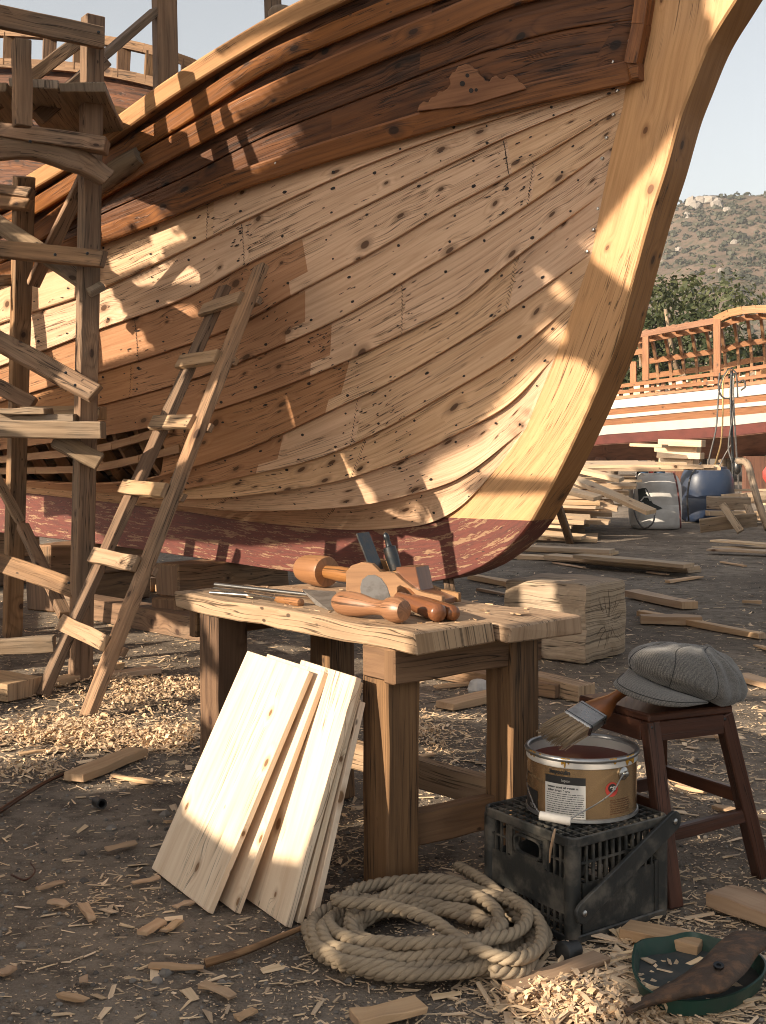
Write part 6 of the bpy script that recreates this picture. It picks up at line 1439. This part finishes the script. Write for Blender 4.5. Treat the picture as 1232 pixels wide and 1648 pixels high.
# ------------------------------------------------------------------ wall added unseen left of the yard, openings cut to place the sun patches
random.seed(5)
SUN = V((-.76, -.52, .37)).normalized(); WX = -5.2
def onwall(p):
    t = (WX - p.x) / SUN.x; q = p + SUN * t; return (q.y, q.z)
def hw_(pts): return [onwall(hull_world(*p)) for p in pts]
def sw_(pts): return [onwall(W(stem_px(*p)[0], SID, stem_px(*p)[1])) for p in pts]
def gw_(pts, z=0.0): return [onwall(G(p[0], p[1], z)) for p in pts]
def dw_(pts, d): return [onwall(P(p[0], p[1], d)) for p in pts]
def pw_(pts): return [onwall(P(*p)) for p in pts]
OPEN = [
 hw_([(-130, 470), (0, 452), (100, 428), (170, 452), (205, 500), (252, 562), (160, 592), (60, 642), (-130, 660)]),
 hw_([(175, 415), (300, 372), (312, 385), (268, 402), (275, 415), (190, 448)]), hw_([(205, 455), (290, 415), (347, 455), (210, 462)]), hw_([(240, 488), (320, 490), (325, 505), (295, 522), (265, 498)]), hw_([(385, 405), (405, 404), (404, 411), (390, 414)]),
 hw_([(620, 833), (663, 798), (672, 833)]), hw_([(672, 778), (702, 738), (770, 702), (810, 640), (850, 592), (897, 570), (885, 600), (835, 690), (790, 750), (735, 806), (700, 838), (690, 820)]),
 sw_([(893, 572), (935, 578), (968, 604), (945, 680), (900, 772), (780, 765), (760, 760), (840, 695)]), sw_([(745, 795), (890, 792), (850, 850), (700, 850), (690, 838)]),
 sw_([(1100, 183), (1060, 245), (945, 395), (955, 418), (1020, 470), (1085, 273)]), sw_([(1132, -20), (1150, 66), (1200, 0), (1260, -100), (1180, -120)]),
 hw_([(868, 430), (925, 470), (915, 487), (890, 478)]), hw_([(872, 530), (897, 512), (918, 540), (903, 558), (880, 545)]),
 # red keel
 [onwall(W(*((stem_px(x, y)[0], SID, stem_px(x, y)[1])))) for x, y in [(255, 866), (400, 878), (560, 868), (690, 852), (850, 848), (800, 905), (700, 945), (255, 900)]],
 # upper works
 hw_([(160, 215), (300, 118), (480, 8), (600, -40), (560, 6), (480, 45), (300, 152), (170, 242)]), hw_([(250, 196), (430, 84), (540, 50), (480, 92), (300, 205)]), hw_([(285, 222), (430, 140), (490, 130), (440, 176), (320, 242)]),
 hw_([(345, 242), (420, 212), (490, 196), (470, 255), (415, 278), (395, 272)]), hw_([(372, 268), (470, 235), (472, 268), (420, 300)]), hw_([(160, 335), (242, 306), (262, 318), (226, 388), (150, 404)]), hw_([(-130, 380), (20, 322), (130, 258), (158, 296), (60, 392), (-130, 470)]),
 dw_([(-80, -20), (300, -120), (300, 130), (168, 225), (60, 200), (-80, 260)], 7.4), dw_([(-80, 20), (380, 40), (350, 112), (250, 100), (-80, 90)], 12.0),
 # ladder and scaffold feet
 pw_([(50, 1125, 6.8), (120, 980, 7.0), (185, 790, 7.3), (290, 560, 7.7), (320, 560, 7.7), (262, 800, 7.0), (215, 940, 6.7), (160, 1165, 6.3)]),
 pw_([(-80, 880, 8.0), (120, 900, 7.4), (150, 1090, 7.3), (-80, 1100, 7.3)]),
 # shavings heap and streaks on the ground
 gw_([(-60, 1165), (110, 1118), (180, 1098), (330, 1102), (345, 1150), (320, 1205), (120, 1216), (60, 1228), (-60, 1240)]), gw_([(150, 1060), (335, 1040), (335, 1066), (160, 1082)]), gw_([(60, 985), (330, 970), (330, 1000), (60, 1015)]), gw_([(-60, 1032), (330, 1012), (330, 1026), (-60, 1052)]), gw_([(100, 1262), (330, 1240), (330, 1250), (140, 1275)]), gw_([(250, 935), (420, 945), (420, 975), (250, 965)]),
 gw_([(640, 1138), (720, 1146), (800, 1150), (800, 1164), (640, 1152)]), gw_([(640, 1196), (740, 1205), (740, 1216), (640, 1210)]), gw_([(640, 1236), (800, 1225), (830, 1300), (640, 1320)]), gw_([(640, 1090), (800, 1086), (800, 1098), (640, 1104)]),
 gw_([(1000, 1168), (1250, 1178), (1250, 1190), (1000, 1180)]), gw_([(1075, 1232), (1250, 1255), (1250, 1292), (1080, 1262)]), gw_([(1130, 1400), (1250, 1412), (1250, 1424), (1130, 1414)]), gw_([(1100, 1100), (1250, 1106), (1250, 1120), (1100, 1112)]), gw_([(1080, 1338), (1200, 1346), (1200, 1356), (1080, 1350)]),
 gw_([(850, 1570), (930, 1548), (1010, 1590), (1030, 1640), (940, 1665), (850, 1640)]), 
 # bench top with the tools, and the leaning boards above knee height
 [onwall(p) for p in [V((-.68, 4.10, .19)), V((-.47, 3.76, .17)), V((-.24, 3.62, .17)), V((.0, 3.80, .22)), V((.10, 3.70, .80)), Rt + V((0, 0, .0)), Rt + V((0, .2, .28)), B(BLN, BWD, ZT + .25), Lf + V((0, 0, .12)), V((-.80, 4.40, .66))]],
 # hewn baulk, cap, brush, blade, rope
 dw_([(828, 915), (910, 915), (975, 1040), (905, 1030), (835, 985)], 8.05), dw_([(1020, 1046), (1075, 1030), (1140, 1036), (1128, 1058), (1090, 1068), (1050, 1062)], 3.85), dw_([(925, 1136), (945, 1126), (985, 1148), (972, 1162)], 3.76), dw_([(1010, 1100), (1025, 1100), (1030, 1125), (1000, 1130)], 3.9),
 dw_([(955, 1215), (1020, 1225), (1018, 1320), (955, 1325)], 3.58), dw_([(1160, 1520), (1215, 1530), (1200, 1550), (1150, 1545)], 3.3), dw_([(735, 1390), (790, 1420), (850, 1480), (840, 1500), (780, 1440), (730, 1405)], 3.6), dw_([(545, 1452), (640, 1470), (720, 1530), (690, 1535), (620, 1490), (545, 1472)], 3.4), dw_([(520, 1500), (560, 1500), (600, 1575), (560, 1570)], 3.3), dw_([(760, 1310), (900, 1345), (900, 1360), (790, 1330)], 3.5), dw_([(860, 1190), (930, 1230), (930, 1240), (860, 1215)], 3.6),
]
def solid_runs(y, z0, z1):
    cuts = []
    for poly in OPEN:
        zs = []; n = len(poly)
        for i in range(n):
            (ya, a), (yb, b) = poly[i], poly[(i + 1) % n]
            if (ya <= y) != (yb <= y): zs.append(a + (b - a) * (y - ya) / (yb - ya))
        zs.sort(); cuts += list(zip(zs[::2], zs[1::2]))
    runs = [(z0, z1)]
    for a, b in cuts:
        nr = []
        for (p, q) in runs:
            if b <= p or a >= q: nr.append((p, q)); continue
            if a > p: nr.append((p, a))
            if b < q: nr.append((b, q))
        runs = nr
    return [r for r in runs if r[1] - r[0] > .01]
mb = MB(); bw_ = .05; y = -4.0
while y < 9.5:
    for a, b in solid_runs(y + bw_ / 2, 0.0, 8.6):
        t = R(); i0 = len(mb.v)
        for x in (WX - .025, WX):
            for yy, zz in ((y, a), (y + bw_, a), (y + bw_, b), (y, b)): mb.v.append(V((x, yy, zz)))
        uv = [(a, y), (a, y + bw_), (b, y + bw_), (b, y)]
        mb.face((i0, i0 + 1, i0 + 2, i0 + 3)[::-1], uv[::-1], t); mb.face((i0 + 4, i0 + 5, i0 + 6, i0 + 7), uv, t)
        for k in range(4): k2 = (k + 1) % 4; mb.face((i0 + k, i0 + k2, i0 + 4 + k2, i0 + 4 + k), uv, t)
    y += bw_
mb.build('shade_wall', M['weather'], None, label='added board wall out of view left of the yard, gaps cut to shape the shade', cat='wall')
SUN_E = 4.7; SKY_E = .13; SKY_SAT = .45; SKY_TINT = (1.0, .955, .89); EXPO = 1.2; SKY_F = .78; SKY_B = .93; HAZE = .00038
# ------------------------------------------------------------------ the hazy air
mb = MB(); mb.box((0, 1900, 50), 26000, 4400, 122, tone=0)
hz = bpy.data.materials.new('haze'); hz.use_nodes = True; nt = hz.node_tree; nt.nodes.clear()
o_ = nt.nodes.new('ShaderNodeOutputMaterial'); pv = nd(nt, 'ShaderNodeVolumePrincipled', {'Color': (.86, .88, .9, 1), 'Density': HAZE, 'Anisotropy': .2}); nt.links.new(pv.outputs[0], o_.inputs[1])
hob = mb.build('haze', hz, None, kind='stuff', label='thin pale haze in the evening air', cat='haze')
import bmesh
bm = bmesh.new(); bm.from_mesh(hob.data); bmesh.ops.recalc_face_normals(bm, faces=bm.faces); bm.to_mesh(hob.data); bm.free()
# ------------------------------------------------------------------ camera, light, sky
cd = bpy.data.cameras.new('camera'); cam = bpy.data.objects.new('camera', cd); COL.objects.link(cam)
cam.location = (0, 0, H); cam.rotation_euler = (pi / 2, 0, 0)
cd.sensor_fit = 'VERTICAL'; cd.sensor_height = 36; cd.lens = F / 1648 * 36; cd.shift_y = -(824 - HY) / 1648; cd.clip_start = .05; cd.clip_end = 6000
S.camera = cam
sd = SUN.normalized()
sl = bpy.data.lights.new('sun', 'SUN'); sl.energy = SUN_E; sl.angle = radians(.42); sl.color = (1.0, .85, .66)
so = bpy.data.objects.new('sun', sl); COL.objects.link(so); so.rotation_euler = sd.to_track_quat('Z', 'Y').to_euler(); so.location = (-8, -4, 9)
w = bpy.data.worlds.new('World'); S.world = w; w.use_nodes = True; nt = w.node_tree; nt.nodes.clear()
sky = nt.nodes.new('ShaderNodeTexSky'); sky.sky_type = 'NISHITA'; sky.sun_disc = False
sky.sun_elevation = math.asin(sd.z); sky.sun_rotation = math.atan2(sd.x, sd.y); sky.air_density = 1.0; sky.dust_density = 3.0; sky.ozone_density = 1.0
hs = nd(nt, 'ShaderNodeHueSaturation', {'Saturation': SKY_SAT, 'Value': 1.0, 'Color': sky.outputs[0]})
tint = mixc(nt, 1.0, hs.outputs[0], SKY_TINT, 'MULTIPLY')
# fill added to the sky: a little brighter behind the camera than ahead
gen = nd(nt, 'ShaderNodeTexCoord').outputs['Generated']
dt = nd(nt, 'ShaderNodeVectorMath', {0: gen, 1: (-.35, -.9, .15)}, operation='DOT_PRODUCT').outputs['Value']
tint = nd(nt, 'ShaderNodeVectorMath', {0: tint, 'Scale': sstep(nt, dt, -.55, .45, SKY_F, SKY_B)}, operation='SCALE').outputs[0]
bg = nd(nt, 'ShaderNodeBackground', {0: tint, 1: SKY_E}); wo = nt.nodes.new('ShaderNodeOutputWorld'); nt.links.new(bg.outputs[0], wo.inputs[0])
S.view_settings.view_transform = 'Standard'; S.view_settings.look = 'None'; S.view_settings.exposure = EXPO; S.view_settings.gamma = 1.0
S.render.engine = 'CYCLES'; S.cycles.filter_width = 1.0; S.cycles.use_denoising = True; S.cycles.max_bounces = 6; S.cycles.diffuse_bounces = 4; S.cycles.glossy_bounces = 2; S.cycles.caustics_reflective = False; S.cycles.caustics_refractive = False
